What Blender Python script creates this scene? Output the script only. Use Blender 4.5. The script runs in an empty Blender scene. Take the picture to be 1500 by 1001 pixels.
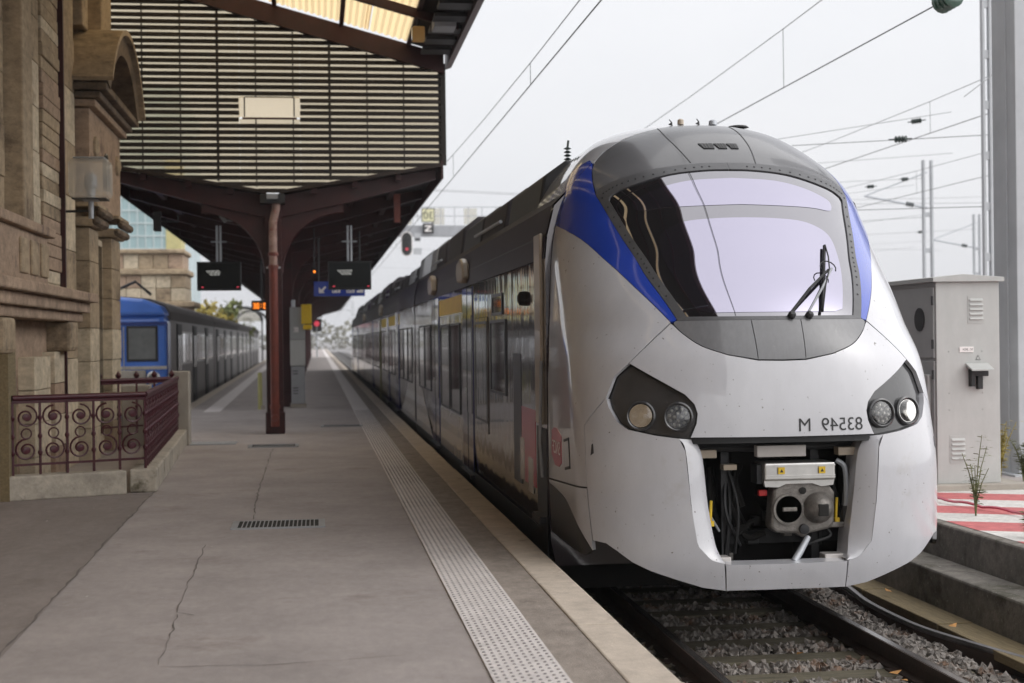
import bpy, bmesh, math, random
import numpy as np
from mathutils import Vector, Matrix, geometry
random.seed(7); RNG=np.random.default_rng(7)
scn=bpy.context.scene; COL=scn.collection
R=math.radians
# ------------------------------------------------------------------ camera, sky, sun, exposure
cd=bpy.data.cameras.new('camera'); cam=bpy.data.objects.new('camera',cd); COL.objects.link(cam)
cd.sensor_width=36; cd.lens=2150/1500*36; cd.clip_end=3000; cd.clip_start=.1
_r=Vector((.9912,-.1314,-.0119)).normalized(); _f=Vector((.1314,.9913,-.0023)).normalized()
_u=_r.cross(_f).normalized(); _r=_f.cross(_u)
cam.matrix_world=Matrix(((_r.x,_u.x,-_f.x,0),(_r.y,_u.y,-_f.y,0),(_r.z,_u.z,-_f.z,1.70),(0,0,0,1)))
cd.dof.use_dof=True; cd.dof.focus_distance=11.3; cd.dof.aperture_fstop=2.2
scn.camera=cam
SUN_EL,SUN_AZ=R(42),R(118)          # azimuth clockwise from +Y: light from the right, a little behind
w=bpy.data.worlds.new('World'); scn.world=w; w.use_nodes=True; nt=w.node_tree; nt.nodes.clear()
sky=nt.nodes.new('ShaderNodeTexSky'); sky.sky_type='NISHITA'; sky.sun_disc=False; sky.sun_elevation=SUN_EL; sky.sun_rotation=SUN_AZ; sky.dust_density=6; sky.air_density=1.5
hs=nt.nodes.new('ShaderNodeHueSaturation'); hs.inputs['Saturation'].default_value=.12; nt.links.new(sky.outputs[0],hs.inputs['Color'])
b1=nt.nodes.new('ShaderNodeBackground'); b1.inputs[1].default_value=.05; nt.links.new(hs.outputs[0],b1.inputs[0])
b2=nt.nodes.new('ShaderNodeBackground'); b2.inputs[0].default_value=(.86,.87,.91,1); b2.inputs[1].default_value=.66   # even cloud cover
cn=nt.nodes.new('ShaderNodeTexNoise'); cn.inputs['Scale'].default_value=2.2; cn.inputs['Detail'].default_value=5; ctc=nt.nodes.new('ShaderNodeTexCoord'); cmp_=nt.nodes.new('ShaderNodeMapping'); cmp_.inputs['Scale'].default_value=(1,1,2.5); nt.links.new(ctc.outputs['Generated'],cmp_.inputs[0]); nt.links.new(cmp_.outputs[0],cn.inputs['Vector'])
crm=nt.nodes.new('ShaderNodeValToRGB'); crm.color_ramp.elements[0].position=.3; crm.color_ramp.elements[1].position=.7; crm.color_ramp.elements[0].color=(.80,.815,.86,1); crm.color_ramp.elements[1].color=(.89,.895,.925,1); nt.links.new(cn.outputs['Fac'],crm.inputs[0]); nt.links.new(crm.outputs[0],b2.inputs[0])
ad=nt.nodes.new('ShaderNodeAddShader'); wo=nt.nodes.new('ShaderNodeOutputWorld')
nt.links.new(b1.outputs[0],ad.inputs[0]); nt.links.new(b2.outputs[0],ad.inputs[1]); nt.links.new(ad.outputs[0],wo.inputs[0])
sl=bpy.data.lights.new('sun','SUN'); sl.energy=1.5; sl.angle=R(130); sl.color=(1,.98,.955); so=bpy.data.objects.new('sun',sl); COL.objects.link(so)
so.rotation_euler=(R(90)-SUN_EL,0,math.pi-SUN_AZ)
scn.view_settings.view_transform='Standard'; scn.view_settings.look='None'; scn.view_settings.gamma=1; scn.view_settings.exposure=0.4
scn.cycles.max_bounces=8; scn.cycles.transparent_max_bounces=8
try: scn.cycles.use_denoising=True
except Exception: pass
# ------------------------------------------------------------------ materials
MATS={}
def mat(name,col,rough=.6,metal=0,var=.12,vs=2.0,bump=0,bs=30,coat=0,stain=None,emit=None,trans=None,spec=.5,streak=None,speck=None,wavy=None,fine=None):
    m=bpy.data.materials.new(name); m.use_nodes=True; MATS[name]=m
    n=m.node_tree; b=n.nodes['Principled BSDF']; lk=n.links.new
    b.inputs['Roughness'].default_value=rough; b.inputs['Metallic'].default_value=metal; b.inputs['Specular IOR Level'].default_value=spec
    b.inputs['Coat Weight'].default_value=coat; b.inputs['Coat Roughness'].default_value=.04
    tc=n.nodes.new('ShaderNodeTexCoord'); c=(*col,1)
    src=None
    if var:
        no=n.nodes.new('ShaderNodeTexNoise'); no.inputs['Scale'].default_value=vs; no.inputs['Detail'].default_value=6; no.inputs['Roughness'].default_value=.65
        if streak:
            mp=n.nodes.new('ShaderNodeMapping'); mp.inputs['Scale'].default_value=streak; lk(tc.outputs['Object'],mp.inputs[0]); lk(mp.outputs[0],no.inputs['Vector'])
        else: lk(tc.outputs['Object'],no.inputs['Vector'])
        cr=n.nodes.new('ShaderNodeValToRGB'); e=cr.color_ramp.elements
        e[0].position=.3; e[1].position=.7
        e[0].color=tuple(max(0,x*(1-var)) for x in col)+(1,); e[1].color=tuple(min(1,x*(1+var)) for x in col)+(1,)
        lk(no.outputs['Fac'],cr.inputs[0]); src=cr.outputs[0]
    if stain:
        scol,ss,th=stain
        n2=n.nodes.new('ShaderNodeTexNoise'); n2.inputs['Scale'].default_value=ss; n2.inputs['Detail'].default_value=8; n2.inputs['Roughness'].default_value=.7
        lk(tc.outputs['Object'],n2.inputs['Vector'])
        r2=n.nodes.new('ShaderNodeValToRGB'); r2.color_ramp.elements[0].position=th; r2.color_ramp.elements[1].position=min(1,th+.12); lk(n2.outputs['Fac'],r2.inputs[0])
        mx=n.nodes.new('ShaderNodeMix'); mx.data_type='RGBA'; mx.inputs[7].default_value=(*scol,1)
        if src: lk(src,mx.inputs[6])
        else: mx.inputs[6].default_value=c
        lk(r2.outputs[0],mx.inputs[0]); src=mx.outputs[2]
    if fine and src:
        amp,fs,fst=fine
        n6=n.nodes.new('ShaderNodeTexNoise'); n6.inputs['Scale'].default_value=fs; n6.inputs['Detail'].default_value=7; n6.inputs['Roughness'].default_value=.75
        mp6=n.nodes.new('ShaderNodeMapping'); mp6.inputs['Scale'].default_value=fst; lk(tc.outputs['Object'],mp6.inputs[0]); lk(mp6.outputs[0],n6.inputs['Vector'])
        r6=n.nodes.new('ShaderNodeMapRange'); r6.inputs[1].default_value=.3; r6.inputs[2].default_value=.7; r6.inputs[3].default_value=1-amp; r6.inputs[4].default_value=1+amp; lk(n6.outputs['Fac'],r6.inputs[0])
        m6=n.nodes.new('ShaderNodeMix'); m6.data_type='RGBA'; m6.blend_type='MULTIPLY'; m6.inputs[0].default_value=1; lk(src,m6.inputs[6]); lk(r6.outputs[0],m6.inputs[7]); src=m6.outputs[2]
    if speck:
        scol,ss,th=speck
        n4=n.nodes.new('ShaderNodeTexNoise'); n4.inputs['Scale'].default_value=ss; n4.inputs['Detail'].default_value=2
        lk(tc.outputs['Object'],n4.inputs['Vector'])
        r4=n.nodes.new('ShaderNodeValToRGB'); r4.color_ramp.elements[0].position=th; r4.color_ramp.elements[1].position=min(1,th+.06); lk(n4.outputs['Fac'],r4.inputs[0])
        m4=n.nodes.new('ShaderNodeMix'); m4.data_type='RGBA'; m4.inputs[7].default_value=(*scol,1)
        if src: lk(src,m4.inputs[6])
        else: m4.inputs[6].default_value=c
        lk(r4.outputs[0],m4.inputs[0]); src=m4.outputs[2]
    if wavy:
        n5=n.nodes.new('ShaderNodeTexNoise'); n5.inputs['Scale'].default_value=1; n5.inputs['Detail'].default_value=3
        mp5=n.nodes.new('ShaderNodeMapping'); mp5.inputs['Scale'].default_value=wavy; lk(tc.outputs['Object'],mp5.inputs[0]); lk(mp5.outputs[0],n5.inputs['Vector'])
        b5=n.nodes.new('ShaderNodeBump'); b5.inputs['Strength'].default_value=.35; b5.inputs['Distance'].default_value=.02; lk(n5.outputs['Fac'],b5.inputs['Height']); lk(b5.outputs[0],b.inputs['Normal']); lk(b5.outputs[0],b.inputs['Coat Normal'])
    if src: lk(src,b.inputs['Base Color'])
    else: b.inputs['Base Color'].default_value=c
    if bump:
        n3=n.nodes.new('ShaderNodeTexNoise'); n3.inputs['Scale'].default_value=bs; n3.inputs['Detail'].default_value=5; lk(tc.outputs['Object'],n3.inputs['Vector'])
        bp=n.nodes.new('ShaderNodeBump'); bp.inputs['Strength'].default_value=bump; bp.inputs['Distance'].default_value=.01; lk(n3.outputs['Fac'],bp.inputs['Height']); lk(bp.outputs[0],b.inputs['Normal'])
    if emit: b.inputs['Emission Color'].default_value=(*emit[:3],1); b.inputs['Emission Strength'].default_value=emit[3]
    if trans:   # thin translucent sheet
        tr=n.nodes.new('ShaderNodeBsdfTranslucent'); tr.inputs[0].default_value=(*trans,1)
        mxs=n.nodes.new('ShaderNodeMixShader'); mxs.inputs[0].default_value=.7; out=n.nodes['Material Output']
        lk(b.outputs[0],mxs.inputs[1]); lk(tr.outputs[0],mxs.inputs[2]); lk(mxs.outputs[0],out.inputs[0])
    return m
M=MATS
mat('asphalt',(0.34,0.302,0.288),.85,var=.15,vs=1.1,bump=.4,bs=170,stain=((.26,.222,.205),.8,.58),speck=((.43,.40,.38),75,.665),fine=(.11,14,(1,.5,1)))
mat('asphalt_dark',(0.235,0.202,0.186),.85,var=.2,vs=.9,streak=(1,.4,1),bump=.4,bs=150,stain=((.19,.16,.143),.9,.58),speck=((.33,.29,.26),70,.67),fine=(.13,12,(1,.5,1)))
mat('asphalt_strip',(.27,.23,.20),.9,var=.15,vs=2,bump=.5,bs=120,stain=((.13,.11,.095),1.3,.57),speck=((.36,.32,.29),120,.64),fine=(.28,10,(1,.5,1)))
mat('crack',(0.14,0.122,0.112),.95,var=.2)
mat('coping',(.50,.43,.36),.8,var=.14,vs=3,bump=.3,bs=60,stain=((.22,.17,.125),2.0,.60),fine=(.16,7,(1,1,1)))
mat('tactile',(0.62,0.575,0.56),.75,var=.10,vs=4,bump=.2,bs=90,stain=((.25,.215,.195),1.6,.62),fine=(.14,10,(1,1,1)))
mat('tactile_dot',(.24,.22,.215),.7,var=.2,vs=9)
mat('concrete',(.33,.30,.26),.85,var=.2,vs=2,bump=.4,bs=40,stain=((.13,.115,.085),1.8,.58))
mat('concrete_dark',(.17,.155,.135),.9,var=.3,vs=2.5,bump=.5,bs=35,stain=((.07,.065,.045),2.2,.53),speck=((.26,.25,.22),30,.66),fine=(.35,8,(1,1,1)))
mat('plinth_stone',(.40,.36,.30),.85,var=.2,vs=2.4,bump=.35,bs=30,stain=((.10,.085,.05),2.3,.58),fine=(.3,7,(1,1,1)))
mat('sandstone',(0.33,0.252,0.165),.85,var=.2,vs=1.4,bump=.3,bs=25,stain=((.11,.075,.048),.9,.55),fine=(.38,6,(1,1,1.6)))
mat('sandstone_pink',(0.33,0.235,0.165),.85,var=.18,vs=1.6,bump=.3,bs=25,stain=((.12,.075,.055),1.0,.56),fine=(.38,6,(1,1,1.6)))
mat('sandstone_pale',(0.5,0.42,0.305),.85,var=.16,vs=1.5,bump=.25,bs=25,stain=((.26,.19,.12),1.1,.6),fine=(.38,6,(1,1,1.6)))
mat('sandstone_sooty',(.145,.105,.072),.88,var=.3,vs=2,bump=.4,bs=22,stain=((.06,.045,.032),1.2,.52),fine=(.38,6,(1,1,1.6)))
mat('dark_glass_old',(.015,.015,.014),.12,var=0)
mat('burgundy',(.062,.008,.016),.42,var=.25,vs=5,bump=.1,bs=60)
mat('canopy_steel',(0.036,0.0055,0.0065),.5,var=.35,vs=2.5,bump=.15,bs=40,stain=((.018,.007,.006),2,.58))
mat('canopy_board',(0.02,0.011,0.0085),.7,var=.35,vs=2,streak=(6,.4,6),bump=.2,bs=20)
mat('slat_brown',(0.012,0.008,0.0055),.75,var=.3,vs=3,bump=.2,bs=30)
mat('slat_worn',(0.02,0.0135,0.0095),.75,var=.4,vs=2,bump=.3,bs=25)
mat('pipe_red',(.15,.036,.025),.6,var=.25,vs=4,bump=.25,bs=25,stain=((.13,.035,.025),3,.6))
mat('pipe_peeled',(.30,.20,.17),.65,var=.35,vs=6,bump=.3,bs=30,stain=((.20,.05,.035),5,.5))

mat('translucent_gold',(.62,.47,.26),.45,var=.22,vs=2,streak=(14,.3,1),trans=(.92,.72,.42))

mat('zinc',(.30,.31,.33),.45,metal=.7,var=.15,vs=4)
mat('dark_metal',(.03,.03,.032),.5,metal=.3,var=.2)
mat('steel_grey',(.34,.35,.37),.5,metal=.3,var=.12,vs=3,stain=((.22,.2,.19),2,.66))
mat('galv',(.42,.44,.47),.5,metal=.4,var=.12,vs=5)
mat('mast_grey',(0.44,0.455,0.475),.6,var=.1,vs=1.5,stain=((.33,.32,.31),2,.66))
mat('black',(.008,.008,.009),.5,var=0)
mat('rubber',(.018,.018,.019),.65,var=.2)
mat('soot',(.012,.011,.010),.85,var=.3)
mat('train_white',(0.5,0.5,0.53),.30,var=.05,vs=1.2,coat=1,stain=((.42,.405,.40),1.3,.62),speck=((.13,.115,.105),34,.705),fine=(.05,3,(1.6,1.6,.5)))
mat('train_blue',(.016,.055,.40),.22,var=.06,vs=2,coat=.7)
mat('train_visor',(0.115,0.115,0.122),.22,var=.08,vs=3,coat=.3,spec=.4)
mat('train_grey',(0.145,0.145,0.152),.28,var=.1,vs=5,coat=.4,streak=(6,6,1),stain=((.26,.25,.245),5,.62))
mat('train_side',(0.078,0.064,0.074),.11,metal=.15,var=.10,vs=1.2,coat=1,wavy=(1,2.2,.5))
mat('train_purple',(0.02,0.009,0.03),.5,var=.15,vs=1.5,spec=.25)
mat('roof_dark',(.035,.03,.034),.7,var=.25,vs=3)
mat('train_door',(0.05,0.06,0.21),.15,var=.1,coat=.9)
mat('train_pale',(.55,.52,.50),.25,var=.1,vs=2,coat=.6,stain=((.3,.26,.22),1.5,.6))
mat('train_beige',(.40,.33,.25),.35,var=.15,vs=2,coat=.3)
mat('skirt_dark',(0.014,0.012,0.011),.4,var=.25,vs=2)
mat('window_frame',(.045,.045,.05),.35,metal=.3,var=.1)
mat('ws_frame',(.085,.085,.09),.38,metal=.2,var=.15,vs=8)
mat('lamp_house',(.035,.035,.038),.22,var=.15,vs=6,coat=.5)
mat('logo_red',(0.5,0.035,0.08),.3,var=.12,coat=.5)
mat('logo_white',(.8,.76,.74),.4,var=.05)
mat('ink',(.02,.02,.022),.5,var=0)
mat('yellow',(.75,.50,.03),.5,var=.1,vs=8)
mat('red',(.55,.03,.03),.5,var=.1)
mat('silver',(.62,.61,.59),.32,metal=.75,var=.1,vs=8,stain=((.33,.30,.27),6,.62))
mat('cast_iron',(.20,.185,.17),.5,metal=.6,var=.35,vs=14,bump=.4,bs=60)
mat('rail_side',(.042,.026,.020),.75,var=.3,vs=6,bump=.3,bs=50)
mat('rail_top',(.35,.33,.32),.22,metal=.9,var=.15,vs=8)
mat('rail_worn',(.16,.15,.15),.38,metal=.6,var=.3,vs=6)
mat('timber_sleeper',(.105,.092,.062),.9,var=.35,vs=4,streak=(1,8,8),bump=.5,bs=30)
mat('timber_walk',(.20,.155,.085),.9,var=.25,vs=5,streak=(8,1,8),bump=.4,bs=30)
mat('ground_dirt',(0.05,0.045,0.04),.95,var=.35,vs=1.2,bump=.6,bs=25)
mat('track_grey',(.25,.24,.24),.95,var=.3,vs=.6,bump=.6,bs=15)
mat('paint_red',(0.45,0.115,0.115),.7,var=.18,vs=6,bump=.2,bs=50,fine=(.25,16,(1,1,1)))
mat('paint_white',(0.55,0.53,0.5),.7,var=.14,vs=6,bump=.2,bs=50,fine=(.25,16,(1,1,1)))
mat('cabinet',(0.44,0.445,0.43),.5,var=.06,vs=1.5,stain=((.42,.36,.27),1.3,.68),fine=(.07,5,(1,1,.4)))
mat('cabinet_grey',(0.34,0.345,0.34),.5,var=.08,vs=2)
mat('left_blue',(0.075,0.2,0.66),.3,var=.10,vs=1.5,coat=.4)
mat('left_dark_blue',(.02,.045,.20),.35,var=.1,coat=.3)
mat('left_steel',(0.15,0.135,0.127),.38,metal=.4,var=.14,vs=2,streak=(1,.3,12))
mat('left_roof',(0.06,0.052,0.05),.7,var=.2)
mat('pane_dark',(.02,.022,.024),.05,var=0,coat=1)
mat('pane_grey',(.16,.17,.17),.12,var=.2,vs=3)
mat('bldg_glass',(.30,.42,.43),.2,var=.2,vs=.5,streak=(1,1,.2))
mat('bldg_frame',(.45,.52,.52),.5,var=.1)
mat('bldg_ochre',(.50,.45,.20),.7,var=.15)
mat('bark',(.09,.07,.05),.9,var=.3,vs=6)
mat('leaf_yellow',(.34,.27,.05),.7,var=.3,vs=3)
mat('leaf_green',(.15,.17,.05),.7,var=.3,vs=3)
mat('leaf_far',(.17,.16,.10),.8,var=.3,vs=.5)
mat('weed',(.13,.14,.05),.7,var=.3,vs=12)
mat('dead_leaf',(.42,.20,.05),.7,var=.3,vs=20)
mat('sign_cream',(.68,.66,.42),.5,var=.05)
mat('sign_blue',(.015,.045,.33),.35,var=.05,coat=.3)
mat('screen',(.006,.008,.008),.3,var=0,spec=.25)
mat('screen_text',(.25,.25,.24),.6,var=0,emit=(.8,.8,.75,.35))
mat('led_orange',(.4,.12,.01),.5,var=0,emit=(1,.24,.02,1.6))
mat('lamp_red',(.3,.01,.02),.4,var=0,emit=(.9,.08,.13,.5))
mat('insulator',(.05,.10,.075),.15,var=.2,vs=10,coat=.7)
mat('insulator_dark',(.03,.045,.04),.25,var=.2)
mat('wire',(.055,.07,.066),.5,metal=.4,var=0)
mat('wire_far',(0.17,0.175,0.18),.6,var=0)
mat('yellow_green',(.40,.38,.16),.6,var=.15)
# windscreen: clear tinted pane, headlamp glass, lantern glass
def glassmat(name,col,rough,alpha):
    m=bpy.data.materials.new(name); m.use_nodes=True; MATS[name]=m; n=m.node_tree; out=n.nodes['Material Output']; n.nodes.remove(n.nodes['Principled BSDF'])
    g=n.nodes.new('ShaderNodeBsdfGlossy'); g.inputs['Roughness'].default_value=rough; t=n.nodes.new('ShaderNodeBsdfTransparent'); t.inputs[0].default_value=(*col,1)
    fr=n.nodes.new('ShaderNodeFresnel'); fr.inputs[0].default_value=1.5; ad=n.nodes.new('ShaderNodeMath'); ad.operation='MULTIPLY_ADD'; ad.inputs[1].default_value=1; ad.inputs[2].default_value=alpha; ad.use_clamp=True
    n.links.new(fr.outputs[0],ad.inputs[0]); mx=n.nodes.new('ShaderNodeMixShader'); n.links.new(ad.outputs[0],mx.inputs[0]); n.links.new(t.outputs[0],mx.inputs[1]); n.links.new(g.outputs[0],mx.inputs[2]); n.links.new(mx.outputs[0],out.inputs[0])
    return m
glassmat('clear',(.9,.9,.9),.03,.04)
glassmat('frost',(.80,.78,.72),.25,.16)
def sheetmat(name,tcol,dcol,ft):
    m=bpy.data.materials.new(name); m.use_nodes=True; MATS[name]=m; n=m.node_tree; out=n.nodes['Material Output']; n.nodes.remove(n.nodes['Principled BSDF'])
    t=n.nodes.new('ShaderNodeBsdfTransparent'); t.inputs[0].default_value=(*tcol,1); d=n.nodes.new('ShaderNodeBsdfTranslucent'); d.inputs[0].default_value=(*dcol,1); e=n.nodes.new('ShaderNodeBsdfDiffuse'); e.inputs[0].default_value=(*dcol,1)
    a=n.nodes.new('ShaderNodeMixShader'); a.inputs[0].default_value=.35; b=n.nodes.new('ShaderNodeMixShader'); b.inputs[0].default_value=ft
    n.links.new(d.outputs[0],a.inputs[1]); n.links.new(e.outputs[0],a.inputs[2]); n.links.new(a.outputs[0],b.inputs[1]); n.links.new(t.outputs[0],b.inputs[2]); n.links.new(b.outputs[0],out.inputs[0])
sheetmat('translucent_cream',(1,.94,.82),(.9,.83,.68),.62); sheetmat('screen_panel',(.98,.92,.80),(.9,.80,.66),.80); sheetmat('lantern_glass',(.93,.92,.89),(.94,.92,.88),.66)
mat('ws_glass',(0.225,0.22,0.24),.015,metal=.95,var=.03,vs=1.5,coat=.6)
mat('ws_film',(0.35,0.335,0.42),.012,metal=.97,var=0,coat=.3)   # metallised sun-shield coating: mirrors the sky
mat('lamp_mirror',(.80,.79,.77),.10,metal=1,var=.12,vs=30)
mat('reflector',(.62,.60,.57),.28,metal=1,var=.25,vs=25)
# ------------------------------------------------------------------ mesh helpers
class MB:
    def __init__(s): s.v=[]; s.f=[]
    def add(s,v,f):
        o=len(s.v); s.v+= [tuple(x) for x in v]; s.f+=[tuple(i+o for i in q) for q in f]; return s
    def bx(s,x0,x1,y0,y1,z0,z1):
        return s.add([(x0,y0,z0),(x1,y0,z0),(x1,y1,z0),(x0,y1,z0),(x0,y0,z1),(x1,y0,z1),(x1,y1,z1),(x0,y1,z1)],[(3,2,1,0),(4,5,6,7),(0,1,5,4),(1,2,6,5),(2,3,7,6),(3,0,4,7)])
    def prism(s,poly,ax,d0,d1):
        """poly 2d; ax 'x': poly=(y,z), 'y': (x,z), 'z': (x,y)"""
        n=len(poly)
        def m(p,d): return (d,p[0],p[1]) if ax=='x' else ((p[0],d,p[1]) if ax=='y' else (p[0],p[1],d))
        return s.add([m(p,d0) for p in poly]+[m(p,d1) for p in poly],[tuple(range(n)),tuple(range(2*n-1,n-1,-1))]+[(i,(i+1)%n,n+(i+1)%n,n+i) for i in range(n)])
    def tube(s,path,r,n=6,cap=True):
        P=[Vector(p) for p in path]; rs=r if isinstance(r,(list,tuple)) else [r]*len(P); o=len(s.v); ref=None
        for i,p in enumerate(P):
            t=(P[min(i+1,len(P)-1)]-P[max(i-1,0)]).normalized()
            if ref is None: ref=Vector((0,0,1)) if abs(t.z)<.9 else Vector((1,0,0))
            a=(ref-t*ref.dot(t)).normalized(); ref=a; b=t.cross(a)
            for k in range(n):
                an=2*math.pi*k/n; s.v.append(tuple(p+(a*math.cos(an)+b*math.sin(an))*rs[i]))
        for i in range(len(P)-1):
            for k in range(n): s.f.append((o+i*n+k,o+i*n+(k+1)%n,o+(i+1)*n+(k+1)%n,o+(i+1)*n+k))
        if cap: s.f.append(tuple(o+k for k in range(n-1,-1,-1))); s.f.append(tuple(o+(len(P)-1)*n+k for k in range(n)))
        return s
    def lathe(s,prof,c,d=(0,0,1),n=16):
        """prof: (radius, height along d)"""
        d=Vector(d).normalized(); a=(Vector((0,0,1)) if abs(d.z)<.9 else Vector((1,0,0))); a=(a-d*a.dot(d)).normalized(); b=d.cross(a); c=Vector(c); o=len(s.v)
        for (r,h) in prof:
            for k in range(n):
                an=2*math.pi*k/n; s.v.append(tuple(c+d*h+(a*math.cos(an)+b*math.sin(an))*r))
        for i in range(len(prof)-1):
            for k in range(n): s.f.append((o+i*n+k,o+i*n+(k+1)%n,o+(i+1)*n+(k+1)%n,o+(i+1)*n+k))
        s.f.append(tuple(o+k for k in range(n-1,-1,-1))); s.f.append(tuple(o+(len(prof)-1)*n+k for k in range(n)))
        return s
    def build(s,name,m,parent=None,smooth=False,bevel=0,xf=None):
        me=bpy.data.meshes.new(name); me.from_pydata(s.v if xf is None else [tuple(xf@Vector(q)) for q in s.v],[],s.f); me.update()
        b=bmesh.new(); b.from_mesh(me); bmesh.ops.recalc_face_normals(b,faces=b.faces); b.to_mesh(me); b.free()
        me.materials.append(M[m])
        if smooth: 
            me.shade_smooth()
        o=bpy.data.objects.new(name,me); COL.objects.link(o); o.parent=parent
        if bevel:
            bm=o.modifiers.new('bevel','BEVEL'); bm.width=bevel; bm.segments=2; bm.limit_method='ANGLE'; bm.angle_limit=R(40)
        elif smooth:
            try: me.set_sharp_from_angle(angle=R(40))
            except Exception: pass
        return o
def thing(name,label,cat,loc=(0,0,0),group=None,rz=0):
    o=bpy.data.objects.new(name,None); COL.objects.link(o); o.location=loc; o.rotation_euler.z=rz; o.empty_display_size=.2
    return tag(o,label,cat,group)
def tag(o,label=None,cat=None,group=None,kind=None):
    if label: o['label']=label
    if cat: o['category']=cat
    if group: o['group']=group
    if kind: o['kind']=kind
    return o
def B(x0,x1,y0,y1,z0,z1): return MB().bx(x0,x1,y0,y1,z0,z1)
def inst(src,parent,loc=None,rz=0,scale=None):
    o=src.copy(); COL.objects.link(o); o.parent=parent
    if loc is not None: o.location=loc
    if rz: o.rotation_euler.z=rz
    if scale: o.scale=scale
    return o
def lp(a,b,t): return a+(b-a)*t
def text_mesh(s,size):
    c=bpy.data.curves.new('t','FONT'); c.body=s; c.size=size; o=bpy.data.objects.new('t',c); COL.objects.link(o)
    dg=bpy.context.evaluated_depsgraph_get(); me=o.evaluated_get(dg).to_mesh()
    v=[tuple(q.co[:2]) for q in me.vertices]; f=[tuple(p.vertices) for p in me.polygons]; o.evaluated_get(dg).to_mesh_clear()
    bpy.data.objects.remove(o); bpy.data.curves.remove(c); return v,f
def text_flat(s,size,fn,name,m,parent):
    """mirrored lettering, laid on a surface by fn(u,v)->xyz"""
    v,f=text_mesh(s,size); mb=MB(); mb.add([fn(*q) for q in v],f); return mb.build(name,m,parent)
def spl(pts,k=6):
    """open Catmull-Rom through pts"""
    P=[np.array(p,float) for p in pts]; P=[2*P[0]-P[1]]+P+[2*P[-1]-P[-2]]; o=[]
    for i in range(1,len(P)-2):
        for j in range(k):
            t=j/k; o.append(tuple(.5*((2*P[i])+(P[i+1]-P[i-1])*t+(2*P[i-1]-5*P[i]+4*P[i+1]-P[i+2])*t*t+(3*P[i]-P[i-1]-3*P[i+1]+P[i+2])*t**3)))
    return o+[tuple(P[-2])]
# ------------------------------------------------------------------ ground, tracks, platforms
g=MB(); g.add([(-600,-60,-.80),(600,-60,-.80),(600,1500,-.80),(-600,1500,-.80)],[(0,1,2,3)]); tag(g.build('ground','track_grey'),kind='structure')
PL=tag(MB().prism([(-14,-14),(1.485,-14),(1.485,285),(-6.6,285),(-4.95,150),(-3.45,38),(-3.40,26.2),(-14,26.2)],'z',-.79,0).build('platform','asphalt'),kind='structure')
def ribbon(pts,wd,name,m,parent,z=.0035):
    mb=MB(); P=[Vector((p[0],p[1],0)) for p in pts]; Q=[]
    for i in range(len(P)-1):
        k=max(1,int((P[i+1]-P[i]).length/.12))
        for j in range(k): Q.append(P[i].lerp(P[i+1],j/k)+Vector((random.uniform(-1,1),random.uniform(-1,1),0))*.012)
    Q.append(P[-1]); v=[];f=[]
    for i,q in enumerate(Q):
        t=(Q[min(i+1,len(Q)-1)]-Q[max(i-1,0)]).normalized(); n=Vector((-t.y,t.x,0))*wd*random.uniform(.15,.95)
        v+=[(q+n)[:2]+(z,),(q-n)[:2]+(z,)]
    f=[(2*i,2*i+1,2*i+3,2*i+2) for i in range(len(Q)-1)]
    return mb.add(v,f).build(name,m,parent)
MB().add([(-13.9,-13.9,.004),(-1.80,-13.9,.004),(-1.72,8.3,.004),(-1.86,16.9,.004),(-3.4,16.9,.004),(-13.9,16.9,.004)],[(0,1,2,3,4,5)]).build('asphalt_left','asphalt_dark',PL)  # darker, browner asphalt sheet over the left part of the platform
MB().add([(1.221,-13.9,.004),(1.483,-13.9,.004),(1.483,280,.004),(1.221,280,.004)],[(0,1,2,3)]).build('asphalt_strip','asphalt_strip',PL)
ribbon([(-1.73,8.0),(-1.76,10.2),(-1.80,12.6),(-1.85,17)],.010,'crack','crack',PL,.008)
ribbon([(-.95,12.5),(-.92,10.6),(-.90,9.4),(-.78,9.3)],.006,'crack','crack',PL)
ribbon([(-.89,9.35),(-.86,8.6),(-.85,7.9)],.005,'crack','crack',PL)
ribbon([(-.85,7.85),(-.3,7.8),(.1,7.83),(.45,7.9)],.005,'crack','crack',PL)
ribbon([(.07,13.6),(.45,13.5),(.83,13.45)],.006,'crack','crack',PL)
ribbon([(-.74,17.6),(-.3,17.7),(.3,17.65)],.009,'crack','crack',PL)
ribbon([(-.62,14.2),(-.68,16.5),(-.70,19.5),(-.72,23.4)],.010,'crack','crack',PL)
ribbon([(-.3,20.6),(.2,20.4),(.82,20.5)],.009,'crack','crack',PL)
for yy in (31.5,37.,46.,55.,70.): ribbon([(-2.4,yy),(-.9,yy+.1),(.8,yy-.1)],.05,'crack','crack',PL)
for i in range(60):                                   # coping stones on the platform edge
    y0=-2+i*1.5; dz=random.uniform(-.004,.004)
    B(1.487,1.753+random.uniform(-.006,.006),y0+.004,y0+1.496,-.22,.012+dz).build('coping_stone','coping',PL,bevel=.012)
B(1.487,1.753,88.01,283,-.22,.012).build('coping_stone','coping',PL)
for i in range(90):                                   # tactile plates
    y0=4+i*.6; B(.843,1.221,y0+.002,y0+.598,-.05,.010+random.uniform(-.001,.001)).build('tactile_plate','tactile',PL)
tag(B(.843,1.221,58.002,283,-.05,.010).build('tactile_plate','tactile',PL))
d=MB()
for j in range(420):
    for i in range(9):
        x=.868+i*.041; y=4.03+j*.075+(i%2)*.0375+i*.006; r=.011
        d.add([(x+r*math.cos(k*math.pi/3),y+r*math.sin(k*math.pi/3),.009) for k in range(6)]+[(x+r*.6*math.cos(k*math.pi/3),y+r*.6*math.sin(k*math.pi/3),.015) for k in range(6)],[(6,7,8,9,10,11)]+[(k,(k+1)%6,6+(k+1)%6,6+k) for k in range(6)])
tag(d.build('tactile_studs','tactile_dot',PL),kind='stuff')
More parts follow.
